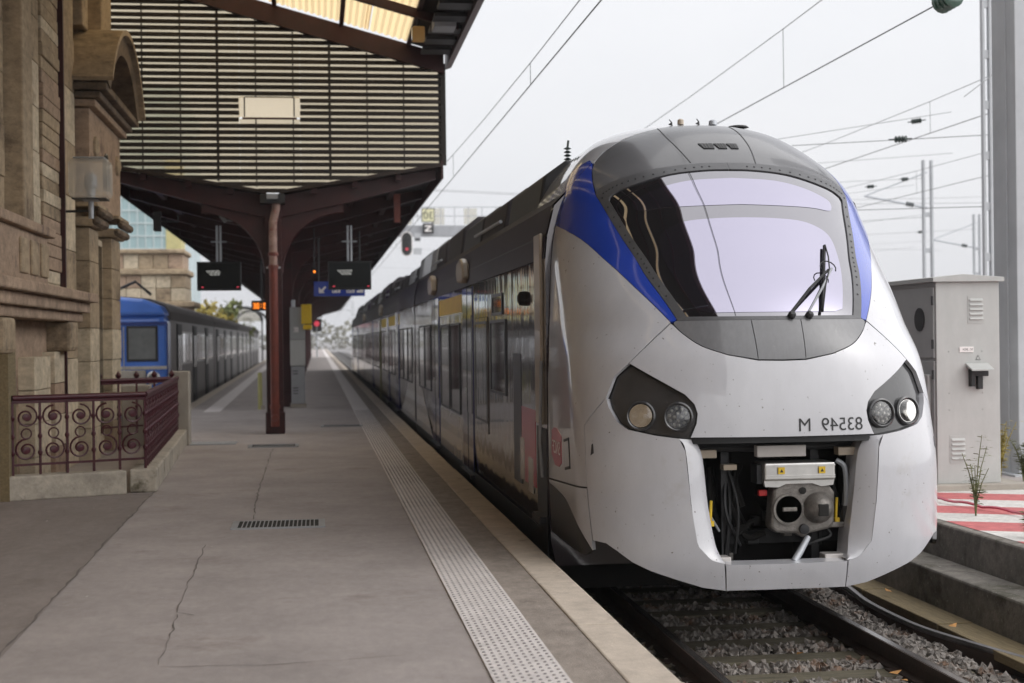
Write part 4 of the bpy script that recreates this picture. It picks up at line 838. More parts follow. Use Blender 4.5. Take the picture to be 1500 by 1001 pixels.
# ------------------------------------------------------------------ station roof above the near platform and slat screen
SRF=thing('station_roof','high station roof with golden translucent sheets over the near platform','roof',(0,0,0))
def rz_(x): return 6.80+(2.36-x)*.277
ys=-14.; ye=27.0
def slab(x0,x1,y0,y1,h0,h1,name,m):
    MB().add([(x0,y0,rz_(x0)+h0),(x1,y0,rz_(x1)+h0),(x1,y1,rz_(x1)+h0),(x0,y1,rz_(x0)+h0),(x0,y0,rz_(x0)+h1),(x1,y0,rz_(x1)+h1),(x1,y1,rz_(x1)+h1),(x0,y1,rz_(x0)+h1)],[(0,1,2,3),(7,6,5,4),(0,4,5,1),(1,5,6,2),(2,6,7,3),(3,7,4,0)]).build(name,m,SRF)
bays=7
for i in range(bays):
    ya=ys+(ye-ys)*i/bays; yb=ys+(ye-ys)*(i+1)/bays
    gold='translucent_gold' if i==bays-1 else 'canopy_board'   # the glazed bay next to the screen
    for k,(xa,xb,m) in enumerate(((-3.6,-3.2,'canopy_board'),(-3.2,-1.75,gold),(-1.75,-1.5,'translucent_gold'),(-1.5,-.45,gold),(-.45,-.2,'translucent_gold'),(-.2,.9,gold),(.9,1.0,'translucent_gold'),(1.02,1.72,gold),(1.72,2.42,'canopy_board'))):
        if m=='translucent_gold':
            # corrugated sheet
            mb=MB(); n=max(4,int((xb-xa)/.055)); vv=[];ff=[]
            for j in range(n+1):
                x=lp(xa,xb,j/n); z=rz_(x)+.20+.018*math.cos(j*math.pi)
                vv+=[(x,ya+.01,z),(x,yb-.01,z)]
            ff=[(2*j,2*j+1,2*j+3,2*j+2) for j in range(n)]
            mb.add(vv,ff).build('roof_sheet',m,SRF)
        else: slab(xa+.005,xb-.005,ya+.01,yb-.01,.17,.24,'roof_board',m)
    MB().prism([(-3.6,rz_(-3.6)-.22),(2.36,rz_(2.36)-.22),(2.36,rz_(2.36)+.13),(-3.6,rz_(-3.6)+.13)],'y',yb-.12,yb).build('rafter','canopy_steel',SRF)
    ym=(ya+yb)/2; MB().prism([(-3.6,rz_(-3.6)-.02),(2.36,rz_(2.36)-.02),(2.36,rz_(2.36)+.13),(-3.6,rz_(-3.6)+.13)],'y',ym-.05,ym+.05).build('rafter','canopy_steel',SRF)
for x in (-2.2,-.7,.5,1.72): B(x-.04,x+.04,ys,ye-.13,rz_(x)+.10,rz_(x)+.168).build('purlin','canopy_steel',SRF)
MB().prism([(2.42,rz_(2.42)-.06),(2.54,rz_(2.42)-.02),(2.56,rz_(2.42)+.28),(2.42,rz_(2.42)+.28)],'y',ys,ye+.35).build('gutter','canopy_steel',SRF)
for k in range(10): B(1.9,2.42,26.3-k*.9-.45,26.3-k*.9,rz_(2.2)-.04,rz_(2.2)+.02).build('soffit_board','dark_metal',SRF)
t=thing('roof_floodlight','brass coloured floodlight under the station roof near the slat screen','floodlight',(1.72,24.3,6.75)); B(-.10,.10,-.09,.09,-.12,.12).build('housing','translucent_gold',t,bevel=.02); B(-.11,-.10,-.08,.08,-.10,.10).build('glass','pane_grey',t); MB().tube([(0,0,.12),(0,0,.34)],.025,6).build('bracket','dark_metal',t)
t=thing('junction_box','grey box under the eave of the station roof','box',(2.1,23.8,6.85)); B(-.18,.18,-.25,.25,-.12,.06).build('case','steel_grey',t,bevel=.01)
SS=thing('slat_screen','screen of dark horizontal slats closing the gap between the two roofs','slat screen',(0,27.04,0))
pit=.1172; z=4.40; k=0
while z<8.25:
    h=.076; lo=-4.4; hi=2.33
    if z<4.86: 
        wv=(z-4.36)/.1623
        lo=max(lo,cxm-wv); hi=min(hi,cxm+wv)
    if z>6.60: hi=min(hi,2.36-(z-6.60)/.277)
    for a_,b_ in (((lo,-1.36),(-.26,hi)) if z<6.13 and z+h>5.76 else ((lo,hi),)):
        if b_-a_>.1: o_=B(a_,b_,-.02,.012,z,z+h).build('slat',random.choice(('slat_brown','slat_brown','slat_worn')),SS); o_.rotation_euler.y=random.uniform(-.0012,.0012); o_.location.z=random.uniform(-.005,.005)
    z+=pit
for i in range(11):
    x=2.30-i*.672; zt=rz_(x)-.1; wd=.034 if i%3==0 else .012
    for za,zb in (((vz(x)+.1,5.76),(6.13,zt)) if -1.3<x<-.3 else ((vz(x)+.1,zt),)): B(x-wd,x+.012,.013,.06,za,zb).build('stile','slat_brown',SS)
B(2.31,2.40,-.03,.08,vz(2.3)+.05,6.78).build('end_post','slat_brown',SS)
for q_ in ([(-4.4,4.95),(-1.36,4.46),(-1.36,7.76),(-4.4,8.60)],[(-.26,4.45),(2.30,4.92),(2.30,6.75),(-.26,7.45)],[(-1.355,4.46),(cxm,4.40),(-.265,4.45),(-.265,5.75),(-1.355,5.75)],[(-1.355,6.14),(-.265,6.14),(-.265,7.45),(-1.355,7.76)]): MB().prism(q_,'y',.10,.106).build('backing_sheet','translucent_cream',SS)
o=B(-1.36,-.26,-.05,-.024,5.76,6.13).build('cream_panel','screen_panel',SS)
for x in (-1.26,-.37): B(x-.012,x+.012,-.056,-.05,5.77,6.12).build('bar','slat_brown',o)
B(-1.25,-.38,-.056,-.05,6.118,6.135).build('bar','slat_brown',o)
B(-1.30,-.32,-.056,-.05,5.72,5.757).build('ledge','canopy_steel',o)
# ------------------------------------------------------------------ station building on the left
SB=thing('station_building','old sandstone station building with pilasters and a curved pediment','building',(0,0,0))
def wall(x0,x1,y0,y1,z0,z1,m='sandstone',name='wall',bevel=0,par=SB): return B(x0,x1,y0,y1,z0,z1).build(name,m,par,bevel=bevel)
wall(-12,-3.62,-14,25.2,0,12,'sandstone')
def courses(x0,x1,y0,y1,z0,z1,n,m,name='stone_block'):
    for k in range(n):
        a=lp(z0,z1,k/n); b=lp(z0,z1,(k+1)/n); e=random.uniform(-.006,.006); wall(x0,x1+e,y0-e,y1+e,a+.004,b-.004,random.choice(m),name,.008)
pk=('sandstone','sandstone_pink','sandstone_pale')
courses(-3.61,-3.42,14.2,16.9,2.4,7.6,9,('sandstone',))          # niche back panel courses
courses(-3.61,-3.33,17.55,18.5,2.4,7.8,10,('sandstone','sandstone_pale'))
for k in range(34):                                            # small rusticated strip
    z0=2.3+k*.165; wall(-3.61,-3.34+random.uniform(-.01,.02),18.75,19.95,z0+.004,z0+.161,random.choice(pk),'stone_block',.012)
courses(-3.61,-3.36,20.05,21.35,0,8.2,11,('sandstone_pale','sandstone'))
wall(-3.61,-3.22,16.95,17.5,2.3,7.8,'sandstone','pilaster',.02); wall(-3.61,-3.28,19.97,20.04,0,8.2,'canopy_steel','drain_chase')
# aedicule pilasters, capitals, entablature
courses(-3.61,-3.20,21.5,22.35,0,3.35,7,('sandstone','sandstone_pale')); courses(-3.61,-3.20,23.75,24.75,0,3.35,7,('sandstone','sandstone_pale','sandstone_pink'))
wall(-3.61,-3.34,22.36,23.74,0,3.3,'sandstone_pale','door_recess'); wall(-3.345,-3.325,22.5,23.6,.3,3.2,'dark_glass_old','door_glass')
for y0,y1 in ((21.42,22.43),(23.67,24.83)):
    c=wall(-3.61,-3.12,y0,y1,3.36,3.50,'sandstone','capital',.03)
    for r_ in range(2):
        for j in range(6):
            y=lp(y0+.05,y1-.05,(j+.5*r_)/5.5); MB().lathe([(.01,-.05),(.06,-.02),(.075,.03),(.05,.07),(.01,.085)],(-3.11+.05*r_,y,3.42+.13*r_),(.6,random.uniform(-.3,.3),.8),7).build('acanthus_leaf','sandstone_sooty',c,smooth=True)
    wall(-3.61,-3.06,y0-.04,y1+.04,3.64,3.70,'sandstone','abacus',.015,c)
wall(-3.61,-3.18,21.5,24.75,3.71,5.05,'sandstone_pink','frieze',.01)
for y in (21.95,24.3): MB().lathe([(.16,0),(.15,.04),(.06,.07),(.02,.05)],(-3.18,y,4.55),(1,0,0),14).build('rosette','sandstone',SB,smooth=True)
arc=[(23.12+.42*math.cos(a),4.05+.55*math.sin(a)) for a in np.linspace(0,math.pi,12)]
MB().prism(arc,'x',-3.2,-3.165).build('lunette','dark_glass_old',SB)
for dz,dx,th,m in ((5.06,.10,.10,'sandstone_pink'),(5.17,.18,.09,'sandstone_sooty'),(5.27,.28,.10,'sandstone_sooty')): wall(-3.61,-3.18+dx,21.5-dx,24.75+dx,dz,dz+th,m,'cornice',.015)
ymid=23.12; rs=2.35
def seg(r,zc,half): return [(ymid+r*math.sin(a),zc+r*math.cos(a)) for a in np.linspace(-half,half,20)]
half=math.asin(1.9/rs); zc=5.38-rs*math.cos(half)
outer=seg(rs+.02,zc,half); inner=seg(rs-.28,zc,half*.93)
MB().prism(outer+[(q[0],q[1]) for q in reversed(inner)],'x',-3.61,-2.88).build('pediment_arch','sandstone_sooty',SB)
MB().prism(seg(rs+.10,zc,half)+list(reversed(seg(rs+.022,zc,half))),'x',-3.61,-2.80).build('pediment_coping','sandstone',SB)
MB().prism(seg(rs-.285,zc,half*.93)+[(ymid+1.5,5.38),(ymid-1.5,5.38)],'x',-3.61,-3.25).build('tympanum','sandstone_sooty',SB)
# upper window surround above the pediment and the window sill with balustrade on the near bay
wall(-3.61,-3.30,21.8,22.3,6.3,9,'sandstone','pilaster',.02); wall(-3.61,-3.34,24.0,25.1,6.2,9,'sandstone','pilaster',.02); wall(-3.61,-3.05,21.4,25.1,8.3,8.6,'sandstone','cornice',.02)
MB().prism([(22.4+.9*math.cos(a),7.2+.9*math.sin(a)) for a in np.linspace(0,math.pi,12)]+[(21.5,6.3),(23.3,6.3)],'x',-3.61,-3.58).build('upper_lunette','dark_glass_old',SB)
for x1,z0,z1,ya in ((-3.02,2.10,2.24,20.3),(-2.92,2.24,2.36,20.4),(-3.10,1.98,2.10,20.2)): wall(-3.61,x1,10,ya,z0,z1,'sandstone_pink','sill_moulding',.02)
wall(-3.61,-3.16,15,18.0,2.37,2.95,'sandstone_pink','balustrade',.02); wall(-3.61,-3.08,15,18.1,2.95,3.06,'sandstone_pink','balustrade_cap',.02)
for y in (16.3,16.9,17.5): wall(-3.17,-3.13,y,y+.42,2.47,2.86,'sandstone','sunk_panel',.02)
for y in (15.2,19.2): wall(-3.61,-3.1,y,y+.6,1.6,1.98,'sandstone','corbel',.05)
wall(-3.61,-3.40,14,20.0,0,1.97,'sandstone_pink','lower_wall'); courses(-3.61,-3.22,17.4,18.4,0,1.55,4,('sandstone_pale',)); courses(-3.61,-3.25,18.9,19.6,0,1.6,4,('sandstone_pink','sandstone_pale'))
wall(-3.40,-3.30,16.35,16.75,0,2.0,'timber_walk','timber_post')
# wall lantern
t=thing('wall_lantern','clear box lantern on a thin iron arm fixed to the sandstone wall','lantern',(-2.95,20.0,3.45))
MB().tube([(-.62,.12,0),(.02,0,0)],.018,6).build('arm','dark_metal',t); B(-.64,-.60,.02,.22,-.12,.12).build('wall_plate','dark_metal',t)
MB().tube([(0,0,-.10),(0,0,.14)],.035,10).build('stem','steel_grey',t); B(-.10,.10,-.10,.10,.13,.16).build('tray','steel_grey',t,bevel=.01)
B(-.26,.26,-.24,.24,.16,.68).build('globe','lantern_glass',t,bevel=.07); B(-.20,.20,-.18,.18,.683,.70).build('cap','galv',t,bevel=.01); B(-.22,.22,-.20,.20,.145,.158).build('rim','dark_metal',t)
MB().lathe([(.06,.16),(.06,.30),(.085,.31),(.085,.44),(.05,.5)],(0,0,0),(0,0,1),14).build('lamp_tube','galv',t,smooth=True)
for k in range(6): MB().lathe([(.09,.31+k*.022),(.09,.318+k*.022)],(0,0,0),(0,0,1),14).build('louvre_ring','steel_grey',t)
# ------------------------------------------------------------------ stair plinth and railings
PZ=.27
p0=Vector((-1.82,16.98,0)); p1=Vector((-2.14,24.55,0)); pl=Vector((-3.34,16.35,0))
ST=thing('stair_plinth','low weathered stone kerb round the stairwell under the railing','plinth',(0,0,0))
def beam2(a,b,wd,z0,z1,name,m,par,side=1,bev=.02):
    dr=(b-a).normalized(); n=Vector((dr.y,-dr.x,0))*wd*side
    q=[a,b,b-n,a-n]; return MB().prism([(v.x,v.y) for v in q],'z',z0,z1).build(name,m,par,bevel=bev)
beam2(pl,p0+Vector((-.31,-.135,0)),.30,0,PZ,'kerb_stone','plinth_stone',ST,1); beam2(p0+Vector((-.005,.05,0)),p1,.30,0,PZ-.003,'kerb_stone','plinth_stone',ST,1)
B(-2.42,-2.10,24.56,24.95,0,1.22).build('end_post','concrete',ST,bevel=.02)
B(-3.2,-2.75,24.7,25.1,0,1.0).build('rear_parapet','concrete',ST,bevel=.02)
def spiral(r0,turns,sgn,n=26):
    return [(sgn*(r0*(1-.78*k/n))*math.cos(k/n*turns*2*math.pi+math.pi/2),0,(r0*(1-.78*k/n))*math.sin(k/n*turns*2*math.pi+math.pi/2)-0) for k in range(n+1)]
mb=MB().tube(spiral(.125,1.6,1),.011,5); mb.lathe([(.001,-.02),(.04,-.014),(.04,.014),(.001,.02)],(0,0,0),(0,1,0),10); SCR=mb.build('scroll','burgundy',None,smooth=True)
SCRm=SCR.data; bpy.data.objects.remove(SCR)
mb=MB().tube(spiral(.125,1.6,-1),.011,5); mb.lathe([(.001,-.02),(.04,-.014),(.04,.014),(.001,.02)],(0,0,0),(0,1,0),10); SCR=mb.build('scroll','burgundy',None,smooth=True); SCRm2=SCR.data; bpy.data.objects.remove(SCR)
ring=MB().tube([(.055*math.cos(k*math.pi/6),0,.055*math.sin(k*math.pi/6)) for k in range(13)],.009,5).build('ring','burgundy',None,smooth=True); RNm=ring.data; bpy.data.objects.remove(ring)
bal=MB(); bal.bx(-.012,.012,-.012,.012,0,.80)
for z_ in (.24,.42,.62): bal.lathe([(.012,-.035),(.026,-.01),(.026,.01),(.012,.035)],(0,0,z_),(0,0,1),8)
bo=bal.build('baluster','burgundy',None); BLm=bo.data; bpy.data.objects.remove(bo)
def addm(me,name,par,loc,rz=0):
    o=bpy.data.objects.new(name,me); COL.objects.link(o); o.parent=par; o.location=loc; o.rotation_euler.z=rz; return o
def railing(a,b,label,n,scr=True):
    t=thing('railing',label,'railing',(a.x,a.y,PZ),'railings round the stairwell'); L=(b-a).length; dr=(b-a)/L; ang=math.atan2(dr.y,dr.x); t.rotation_euler.z=ang
    top=.84
    MB().tube([(0,0,top),(L,0,top)],.032,10).build('top_rail','burgundy',t,smooth=True); B(0,L,-.012,.012,top-.06,top-.03).build('upper_bar','burgundy',t); B(0,L,-.012,.012,.10,.125).build('lower_bar','burgundy',t)
    st=L/n
    for k in range(n+1): addm(BLm,'baluster',t,(k*st,0,0))
    if scr:
        for k in range(n):
            x=(k+.5)*st; f=st/.285
            for z_,mm in ((.63,SCRm if k%2 else SCRm2),(.27,SCRm2 if k%2 else SCRm)):
                o=addm(mm,'scroll',t,(x,0,z_)); o.scale=(f,1,1)
            addm(RNm,'ring',t,(x,0,.45))
    return t
dr_=(p0-pl).normalized()
railing(pl+Vector((.05,.14,0)),p0+Vector((-.14,.15,0)),'front run of the burgundy scrolled railing facing the camera',5)
railing(p0+Vector((-.14,.20,0)),p1+Vector((-.14,-.05,0)),'long side run of the burgundy scrolled railing receding to the stone post',26)
t=railing(Vector((-3.85,22.9,0)),Vector((-2.35,24.3,0)),'rear burgundy railing with spiked finials beyond the stairwell',6,False)
for k in range(7): MB().lathe([(.012,0),(.04,.03),(.05,.06),(.02,.10),(.001,.13)],(k*.342,0,.86),(0,0,1),8).build('finial','burgundy',t,smooth=True)
# ------------------------------------------------------------------ old train on the left track
LT=thing('old_train','older train with a blue driving cab and grey ribbed coaches on the left track','train',(-3.80,38,0),rz=R(.62))
def lcar(y0,y1,cab):
    w2=2.86; zt=2.50
    sec2=[(0,-.35),(0,zt),(-.10,zt+.16),(-.5,zt+.34),(-w2/2,zt+.42),(-w2+.5,zt+.34),(-w2+.1,zt+.16),(-w2,zt),(-w2,-.35)]
    MB().prism(sec2[:2]+sec2[7:],'y',y0,y1).build('coach_body','left_steel',LT); MB().prism(sec2[1:8],'y',y0,y1).build('coach_roof','left_roof' ,LT,smooth=True)
    for k in range(14): B(-.002,.012,y0+.6,y1-.3,-.15+k*.085,-.13+k*.085).build('rib','left_steel',LT)
    B(-.002,.02,y0+.1,y1-.1,2.28,2.5).build('gutter_band','left_roof',LT)
    B(-.12,.0,y0+.2,y1-.2,-.55,-.351).build('underframe','soot',LT)
    y=y0+(2.2 if cab else 1.2)
    while y<y1-3:
        dd=B(-.001,.03,y,y+1.5,-.30,2.2).build('door','left_dark_blue' if False else 'black',LT); B(.03,.036,y+.2,y+.65,.9,1.9).build('door_pane','pane_grey',dd); B(.03,.036,y+.85,y+1.3,.9,1.9).build('door_pane','pane_grey',dd)
        for k in range(3):
            a=y+1.8+k*1.3
            if a+1.1<y1-.3: f=B(-.001,.018,a,a+1.1,1.05,2.0).build('window','silver',LT); B(.018,.022,a+.06,a+1.04,1.11,1.95).build('pane','pane_dark',f)
        y+=6.0
lcar(1.0,20.5,True); lcar(20.9,40.5,False); lcar(40.9,60.5,False); lcar(60.9,82,False)
for y in (20.5,40.5,60.5): B(-2.6,-.2,y,y+.4,-.2,2.4).build('gangway','rubber',LT)
CB=B(-2.86,0.012,0,1.02,-.35,2.42).build('cab','left_blue',LT,bevel=.18); MB().prism([(.02,2.38),(-.12,2.62),(-.55,2.80),(-1.43,2.88),(-2.3,2.80),(-2.74,2.62),(-2.88,2.38)],'y',-.12,1.3).build('cab_roof','left_blue',CB,bevel=.08)
for x0,x1 in ((-.98,-.20),(-1.80,-1.10),(-2.68,-1.92)):
    f=B(x0,x1,-.03,.01,1.22,2.12).build('cab_window','rubber',CB,bevel=.03); B(x0+.06,x1-.06,-.035,-.03,1.28,2.06).build('pane','pane_grey',f)
MB().lathe([(.17,0),(.17,.08),(.13,.10)],(-.32,0,.80),(0,-1,0),20).build('headlamp','silver',CB,smooth=True); MB().lathe([(.12,.10),(.001,.11)],(-.32,0,.80),(0,-1,0),20).build('headlamp_glass','pane_grey',CB)
B(-2.6,-.5,-.16,0,.28,1.0).build('front_equipment','concrete',CB,bevel=.04); B(.0,.03,.15,.95,.55,2.2).build('cab_door','left_dark_blue',CB); B(-2.86,.02,-.02,.01,2.14,2.22).build('cab_rain_strip','left_dark_blue',CB)
for k in range(3): MB().prism([(.25+k*.2,.48),(.37+k*.2,.48),(.29+k*.2,.86),(.17+k*.2,.86)],'x',.03,.034).build('hazard_stripe','logo_white',CB)
text_flat('228',.30,lambda u,v:(.037,.22+u*1.2,.5+v),'cab_number','logo_white',CB)
for x_ in (-1.04,-1.86): MB().tube([(x_,-.05,.9),(x_,-.07,1.5),(x_,-.05,2.1)],.016,6).build('handrail','silver',CB)
B(-2.7,-.14,-.10,-.02,.08,.20).build('buffer_beam','dark_metal',CB); MB().lathe([(.05,0),(.05,.3),(.2,.3),(.2,.36)],(-.55,-.1,.0),(0,-1,0),16).build('buffer','dark_metal',CB)
B(-2.86,.014,-.025,.0,1.02,1.10).build('cab_waist_strip','silver',CB)
MB().tube([(-1.9,1.6,2.85),(-.9,1.5,3.3),(-.5,1.5,2.95)],.04,6).build('roof_pantograph','dark_metal',LT)
# ------------------------------------------------------------------ background on the left
t=thing('stone_pier','big stepped stone pier with mouldings rising behind the old train','stone pier',(-7.45,66,0))
for k,(a,b,z0,z1) in enumerate(((-1.9,2.0,-.8,3.2),(-2.1,2.25,3.2,3.45),(-1.9,1.85,3.45,4.6),(-2.1,1.95,4.6,4.85),(-2,1.75,4.85,5.5),(-2.2,1.85,5.5,5.7))):
    if z1-z0>.5:
        nb=6; rows=max(1,int((z1-z0)/.5))
        for r_ in range(rows):
            for j in range(nb): B(lp(a,b,j/nb)+.01,lp(a,b,(j+1)/nb)-.01,-1.5,1.5,lp(z0,z1,r_/rows)+.01,lp(z0,z1,(r_+1)/rows)-.01).build('stone_block',random.choice(pk),t,bevel=.02)
    else: B(a,b,-1.7,1.7,z0,z1).build('moulding','sandstone',t,bevel=.06)
t=thing('glass_building','tall pale green glass office building seen behind the stone pier','building',(-18.9,118,0))
B(0,8.3,0,20,-.8,22).build('core','bldg_glass',t)
for k in range(18): B(-.05,8.35,-.08,0,4+k*1.0,4.12+k*1.0).build('floor_band','bldg_frame',t)
for k in range(14): B(k*.62,k*.62+.10,-.06,0,4,22).build('mullion','bldg_frame',t)
B(7.2,8.4,-.12,3,4,16).build('ochre_bay','bldg_ochre',t)
def tree(x,y,h,rad,m,label,n=900):
    t=thing('tree',label,'tree',(x,y,-.8),'trees beyond the platforms'); mb=MB().tube([(0,0,0),(.1,0,h*.35),(0,.1,h*.7)],[.22,.16,.06],7)
    for k in range(6):
        a=k*1.05; mb.tube([(0,0,h*(.3+.06*k)),(math.cos(a)*rad*.5,math.sin(a)*rad*.5,h*(.5+.06*k))],[.08,.03],5)
    mb.build('trunk','bark',t); c=MB(); cl=[(RNG.normal(0,rad*.42),RNG.normal(0,rad*.42),h*.66+RNG.normal(0,h*.16)) for _ in range(16)]
    for k in range(n):
        q=cl[k%16]; p=np.array(q)+RNG.normal(0,rad*.22,3); s_=RNG.uniform(.12,.26); a=RNG.normal(size=3); a/=np.linalg.norm(a); b=np.cross(a,RNG.normal(size=3)); b/=np.linalg.norm(b)
        c.add([p-a*s_,p-b*s_*.6,p+a*s_,p+b*s_*.6],[(0,1,2,3)])
    c.build('crown',m,t)
tree(-7.0,92,5.9,1.5,'leaf_yellow','yellow autumn tree between the stone pier and the monitor'); tree(-5.7,98,4.9,1.1,'leaf_green','small green tree right of the yellow autumn tree')
tree(-10.9,80,7.2,1.2,'leaf_green','slim tree in front of the glass building'); tree(-8.9,78,6.8,1.0,'leaf_yellow','thin yellowing tree in front of the glass building')
t=thing('arched_shelter','arched glazed shelter end beyond the old train','shelter',(-6.2,128,0))
ap=[(1.5*math.cos(a),3.4+1.2*math.sin(a)) for a in np.linspace(0,math.pi,16)]
MB().tube([(x,0,z_) for x,z_ in ap],.12,6).build('arch_rib','dark_metal',t); MB().prism(ap,'y',.1,.14).build('glazing','frost',t); 
for x in (-1.5,1.5): B(x-.06,x+.06,-.1,.1,-.8,3.4).build('post','dark_metal',t)
MB().tube([(x*1.0,14,z_) for x,z_ in ap],.12,6).build('arch_rib','dark_metal',t)
# ------------------------------------------------------------------ overhead line
def cable(pts,r,label,m='wire',name='overhead_wire',grp='overhead wires'):
    mb=MB().tube(pts,r,5,False); return tag(mb.build(name,m),label,'wire',grp)
def span(x,zc,zm,y0,y1,lab,m1='wire',r=.009,dz=.5):
    cable([(x,y0,zc),(x,y1,zc)],r,'contact wire '+lab,m1)
    pts=[(x,lp(y0,y1,k/40),zm-dz*(1-(2*((k/8)%1)-1)**2)) for k in range(41)]
    cable(pts,r*.75,'messenger wire '+lab,m1)
    for k in range(1,40,2):
        y=lp(y0,y1,k/40)
        if y>14: tag(MB().tube([(x,y,zc),(x,y,zm-dz*(1-(2*((k/8)%1)-1)**2))],.005,4,False).build('dropper',m1),'thin dropper hanging from messenger wire '+lab,'dropper','droppers '+lab)
span(3.32,5.62,6.35,-10,250,'above the regional train',dz=.42)
span(7.45,5.66,6.75,16.9,250,'above the second track',dz=.35)
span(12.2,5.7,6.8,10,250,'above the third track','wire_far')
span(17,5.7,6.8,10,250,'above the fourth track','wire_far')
def insul(c,d,n,r,label,m='insulator',pitch=.07):
    mb=MB(); d=Vector(d).normalized(); c=Vector(c)
    for k in range(n): mb.lathe([(r*.35,-.02),(r*.9,-.012),(r,0),(r*.8,.02),(r*.35,.03)],c+d*k*pitch,d,14)
    mb.tube([tuple(c-d*.12),tuple(c+d*(n*pitch+.08))],r*.22,6)
    return tag(mb.build('insulator',m,smooth=True),label,'insulator','insulators on the overhead line')
insul((7.46,16.75,5.66),(.12,-1,.08),4,.14,'big green glass insulator at the top edge of the picture',pitch=.085)
# head-spans across the tracks and far masts
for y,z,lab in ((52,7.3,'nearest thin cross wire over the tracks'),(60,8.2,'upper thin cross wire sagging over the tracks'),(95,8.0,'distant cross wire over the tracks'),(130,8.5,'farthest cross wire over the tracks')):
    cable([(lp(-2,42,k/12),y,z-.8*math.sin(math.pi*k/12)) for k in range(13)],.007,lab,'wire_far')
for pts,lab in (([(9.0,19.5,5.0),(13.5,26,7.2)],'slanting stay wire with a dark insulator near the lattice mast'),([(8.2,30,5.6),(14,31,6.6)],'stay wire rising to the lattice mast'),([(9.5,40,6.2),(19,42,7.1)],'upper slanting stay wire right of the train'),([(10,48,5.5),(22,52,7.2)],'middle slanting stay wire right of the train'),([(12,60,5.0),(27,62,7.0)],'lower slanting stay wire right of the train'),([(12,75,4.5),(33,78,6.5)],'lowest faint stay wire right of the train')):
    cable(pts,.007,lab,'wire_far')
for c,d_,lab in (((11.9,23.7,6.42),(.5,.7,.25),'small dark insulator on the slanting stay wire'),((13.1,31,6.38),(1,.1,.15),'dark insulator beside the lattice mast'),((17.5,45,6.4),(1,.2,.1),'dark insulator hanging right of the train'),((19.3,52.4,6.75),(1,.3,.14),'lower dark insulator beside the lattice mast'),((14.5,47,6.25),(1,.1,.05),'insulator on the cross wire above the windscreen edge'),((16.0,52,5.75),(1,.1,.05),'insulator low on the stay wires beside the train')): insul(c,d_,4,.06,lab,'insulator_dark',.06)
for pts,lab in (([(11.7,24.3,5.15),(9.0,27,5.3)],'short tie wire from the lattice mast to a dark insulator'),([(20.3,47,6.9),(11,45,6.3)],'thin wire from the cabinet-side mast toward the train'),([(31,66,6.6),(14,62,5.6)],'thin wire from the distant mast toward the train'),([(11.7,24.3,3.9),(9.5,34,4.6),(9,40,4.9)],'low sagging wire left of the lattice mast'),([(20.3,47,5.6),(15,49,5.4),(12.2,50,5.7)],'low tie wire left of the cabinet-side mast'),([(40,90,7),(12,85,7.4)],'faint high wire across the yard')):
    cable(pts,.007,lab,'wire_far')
for c,d_,lab in (((10.6,25.4,5.22),(-1,.9,.05),'dark insulator on the short tie wire by the lattice mast'),((19.6,46.9,6.86),(-1,-.2,-.06),'insulator at the top of the cabinet-side mast'),((17.4,48.2,5.5),(-1,.3,-.05),'insulator low on the cabinet-side mast wire'),((28,65.3,6.42),(-1,-.2,-.05),'insulator on the distant mast wire'),((9.7,33.2,4.58),(-.2,1,.08),'insulator on the low sagging wire')): insul(c,d_,4,.065,lab,'insulator_dark',.06)
def mast(x,y,h,label,r=.14):
    t=thing('catenary_mast',label,'mast',(x,y,-.8),'catenary masts beyond the train')
    for sx in (-1,1): B(sx*r-.03,sx*r+.03,-.08,.08,0,h).build('chord','mast_grey',t)
    for k in range(int(h/1.2)): B(-r+.03,r-.03,-.03,.03,.4+k*1.2,.55+k*1.2).build('batten','mast_grey',t)
    MB().tube([(0,0,h-1.6),(-2.2,0,h-1.2)],.035,6).build('arm','galv',t); MB().tube([(0,0,h-.4),(-2.2,0,h-1.2)],.02,6).build('arm_stay','galv',t)
    mb=MB()
    for k in range(4): mb.lathe([(.03,0),(.09,.02),(.03,.05)],(-.5-k*.07,0,h-1.5+k*.012),(-1,0,.18),10)
    mb.build('arm_insulator','insulator_dark',t)
mast(20.35,47,8.3,'pale catenary mast rising behind the cream cabinet'); mast(31.0,66,8.1,'distant catenary mast between the cabinet and the grey column')
for i,(x,y) in enumerate(((14.5,110),(24,125),(8.5,170),(16,180),(-3.2,190),(5.5,230),(33,110),(41,140))): mast(x,y,8.6,['far catenary mast in the yard behind the train','far catenary mast in the yard right of the train','hazy catenary mast beyond the end of the train','hazy catenary mast deep in the yard','hazy mast past the end of the platform','farthest hazy mast down the line','far mast behind the right platform','farthest mast behind the right platform'][i])
# ------------------------------------------------------------------ signal gantry and signals
t=thing('signal_gantry','steel signal gantry spanning the tracks beyond the train','gantry',(4.6,90,0))
for z0,z1 in ((8.0,8.65),): B(0,12,-.3,.3,z0,z1).build('beam','steel_grey',t)
for k in range(14): B(.4+k*.85,.45+k*.85,-.32,-.28,8.65,9.75).build('rail_post','mast_grey',t)
for z_ in (9.2,9.75): B(.2,12,-.33,-.29,z_,z_+.05).build('hand_rail','mast_grey',t)
for k in range(6): B(.4+k*2,1.2+k*2,-.31,-.30,8.7,9.7).build('mesh_panel','frost',t)
for x in (11.6,): B(x,x+.5,-.25,.25,-.8,8).build('leg','steel_grey',t)
B(9.2,9.9,-.4,.3,9.0,9.8).build('equipment_box','mast_grey',t)
t=thing('speed_sign','cream square speed board reading 30 on the gantry','sign',(6.78,89.4,8.83)); B(-.40,.40,0,.05,0,.85).build('board','ink',t); B(-.35,.35,-.006,-.001,.05,.80).build('face','sign_cream',t); text_flat('30',.62,lambda u,v:(.33-u,-.012,.20+v),'number','ink',t)
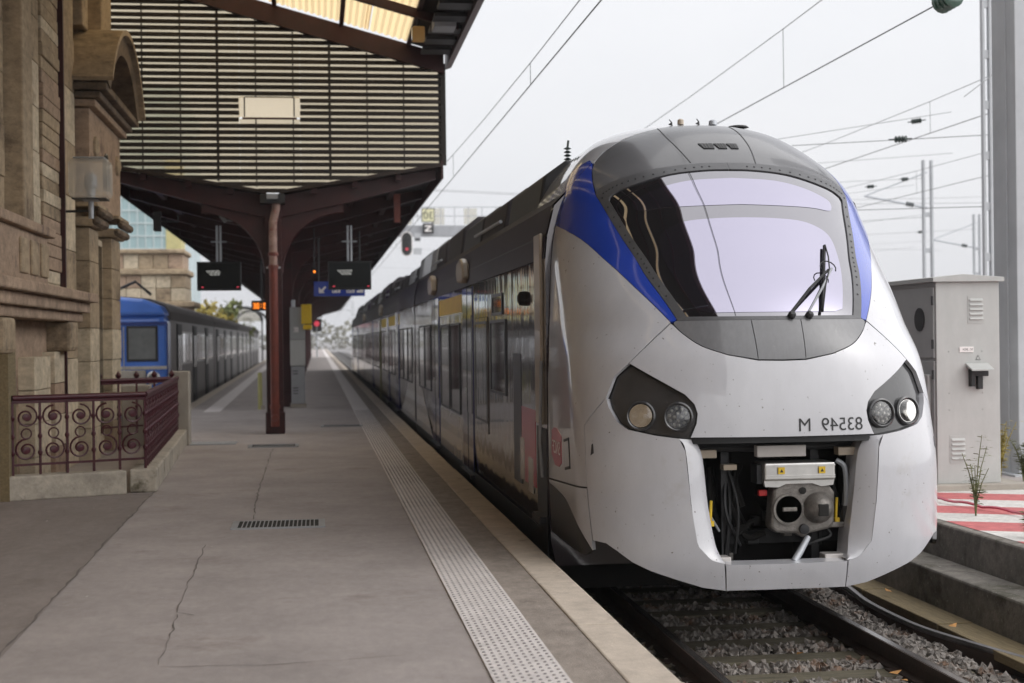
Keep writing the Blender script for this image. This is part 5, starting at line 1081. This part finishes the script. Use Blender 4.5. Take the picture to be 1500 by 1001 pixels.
t=thing('letter_sign','dark square board with a white letter Z under the speed board','sign',(6.78,89.4,8.14)); B(-.34,.34,0,.05,0,.62).build('board','ink',t)
MB().add([(-.2,-.006,.12),(.2,-.006,.12),(.2,-.006,.20),(-.06,-.006,.20),(.2,-.006,.42),(.2,-.006,.50),(-.2,-.006,.50),(-.2,-.006,.42),(.06,-.006,.42),(-.2,-.006,.20)],[(0,1,2,3,9),(3,4,8,9),(4,5,6,7,8)]).build('letter','logo_white',t)
t=thing('gantry_signal','rounded black signal head with a red light hanging on the gantry','signal',(5.45,89.2,6.75))
hp=[(-.30*math.cos(a),1.1+.35*math.sin(a)) for a in np.linspace(0,math.pi,10)]+[(.30*math.cos(a),.40-.35*math.sin(a)) for a in np.linspace(0,math.pi,10)]
MB().prism([(x*1.18,.75+(z_-.75)*1.08) for x,z_ in hp],'y',.001,.05).build('backboard','logo_white',t); MB().prism(hp,'y',-.03,.0).build('face','black',t)
for k,m in enumerate(('dark_metal','dark_metal','lamp_red')):
    z_=1.15-k*.36
    MB().lathe([(.11,.0),(.11,.10),(.10,.10),(.10,0)],(0,-.03,z_),(0,-1,0),14).build('lamp_hood','black',t); MB().lathe([(.09,.004),(.001,.01)],(0,-.032,z_),(0,-1,0),12).build('lamp',m,t)
B(-.05,.05,.05,.3,1.2,2.0).build('hanger','steel_grey',t); B(.45,.85,.0,.05,.9,1.4).build('plate','mast_grey',t); B(.5,.8,-.006,-.001,.95,1.1).build('plate_mark','ink',t); B(.4,.9,.0,.05,.1,.5).build('plate','mast_grey',t)
t=thing('platform_signal','black two lamp signal with a red light at the platform end','signal',(-.05,150,0)); MB().tube([(0,0,-.1),(0,0,3.4)],.08,8).build('post','mast_grey',t); MB().lathe([(.62,0),(.62,.06)],(0,0,4.7),(0,-1,0),20).build('disc','black',t); B(-.5,.5,-.06,0,2.6,3.9).build('board','black',t); MB().lathe([(.28,0),(.001,.03)],(0,-.07,3.4),(0,-1,0),14).build('lamp','lamp_red',t); B(-1.2,1.2,-.06,0,2.2,2.35).build('arm','mast_grey',t)
# far trees and yard rails
def hedge(x0,x1,y,h,label):
    c=MB()
    for k in range(2600):
        x=RNG.uniform(x0,x1); hh=h*(.55+.25*math.sin(x*.21)+.2*math.sin(x*.63+1)); p=np.array((x,y+RNG.normal(0,2),RNG.uniform(-.8,hh))); s_=RNG.uniform(.3,.8); a=RNG.normal(size=3); a/=np.linalg.norm(a); b=np.cross(a,RNG.normal(size=3)); b/=np.linalg.norm(b); c.add([p-a*s_,p-b*s_*.7,p+a*s_,p+b*s_*.7],[(0,1,2,3)])
    tag(c.build('distant_woods','leaf_far'),label,'woods',kind='stuff')
hedge(-70,20,420,9,'hazy line of far trees at the end of the tracks'); hedge(40,150,260,7.5,'hazy far trees behind the cream cabinet')
for x in (7.0,8.5,11.4,12.9,16.2,17.7):
    t=thing('yard_rail','rail of the yard tracks %s metres right of the platform'%x if False else 'yard rail on the %s track beyond the far platform'%{7.0:'near side of the second',8.5:'far side of the second',11.4:'near side of the third',12.9:'far side of the third',16.2:'near side of the fourth',17.7:'far side of the fourth'}[x],'rail',(0,0,0),'yard rails')
    pts=[(x-.00006*(yy-90)**2*(1 if x<99 else 0),yy,-.62) for yy in range(92,420,14)]; MB().tube(pts,.05,5).build('rail_head','rail_top',t)
pts=[(4.11+.0009*max(0,yy-120)**1.7,yy,-.53) for yy in range(86,330,8)]; tag(MB().tube(pts,.045,5).build('curved_rail','rail_top'),'shiny rail curving away beyond the end of the train','rail')

# ------------------------------------------------------------------ autumn haze
hz_=B(-120,160,-30,700,-2.2,26).build('haze','black'); hz_['kind']='stuff'; hz_['label']='pale autumn haze over the station yard'
m=bpy.data.materials.new('haze'); m.use_nodes=True; n=m.node_tree; n.nodes.clear(); o_=n.nodes.new('ShaderNodeOutputMaterial'); v_=n.nodes.new('ShaderNodeVolumePrincipled'); v_.inputs['Density'].default_value=.0006; v_.inputs['Color'].default_value=(.97,.97,1,1); v_.inputs['Anisotropy'].default_value=.2; n.links.new(v_.outputs[0],o_.inputs['Volume'])
hz_.data.materials.clear(); hz_.data.materials.append(m)
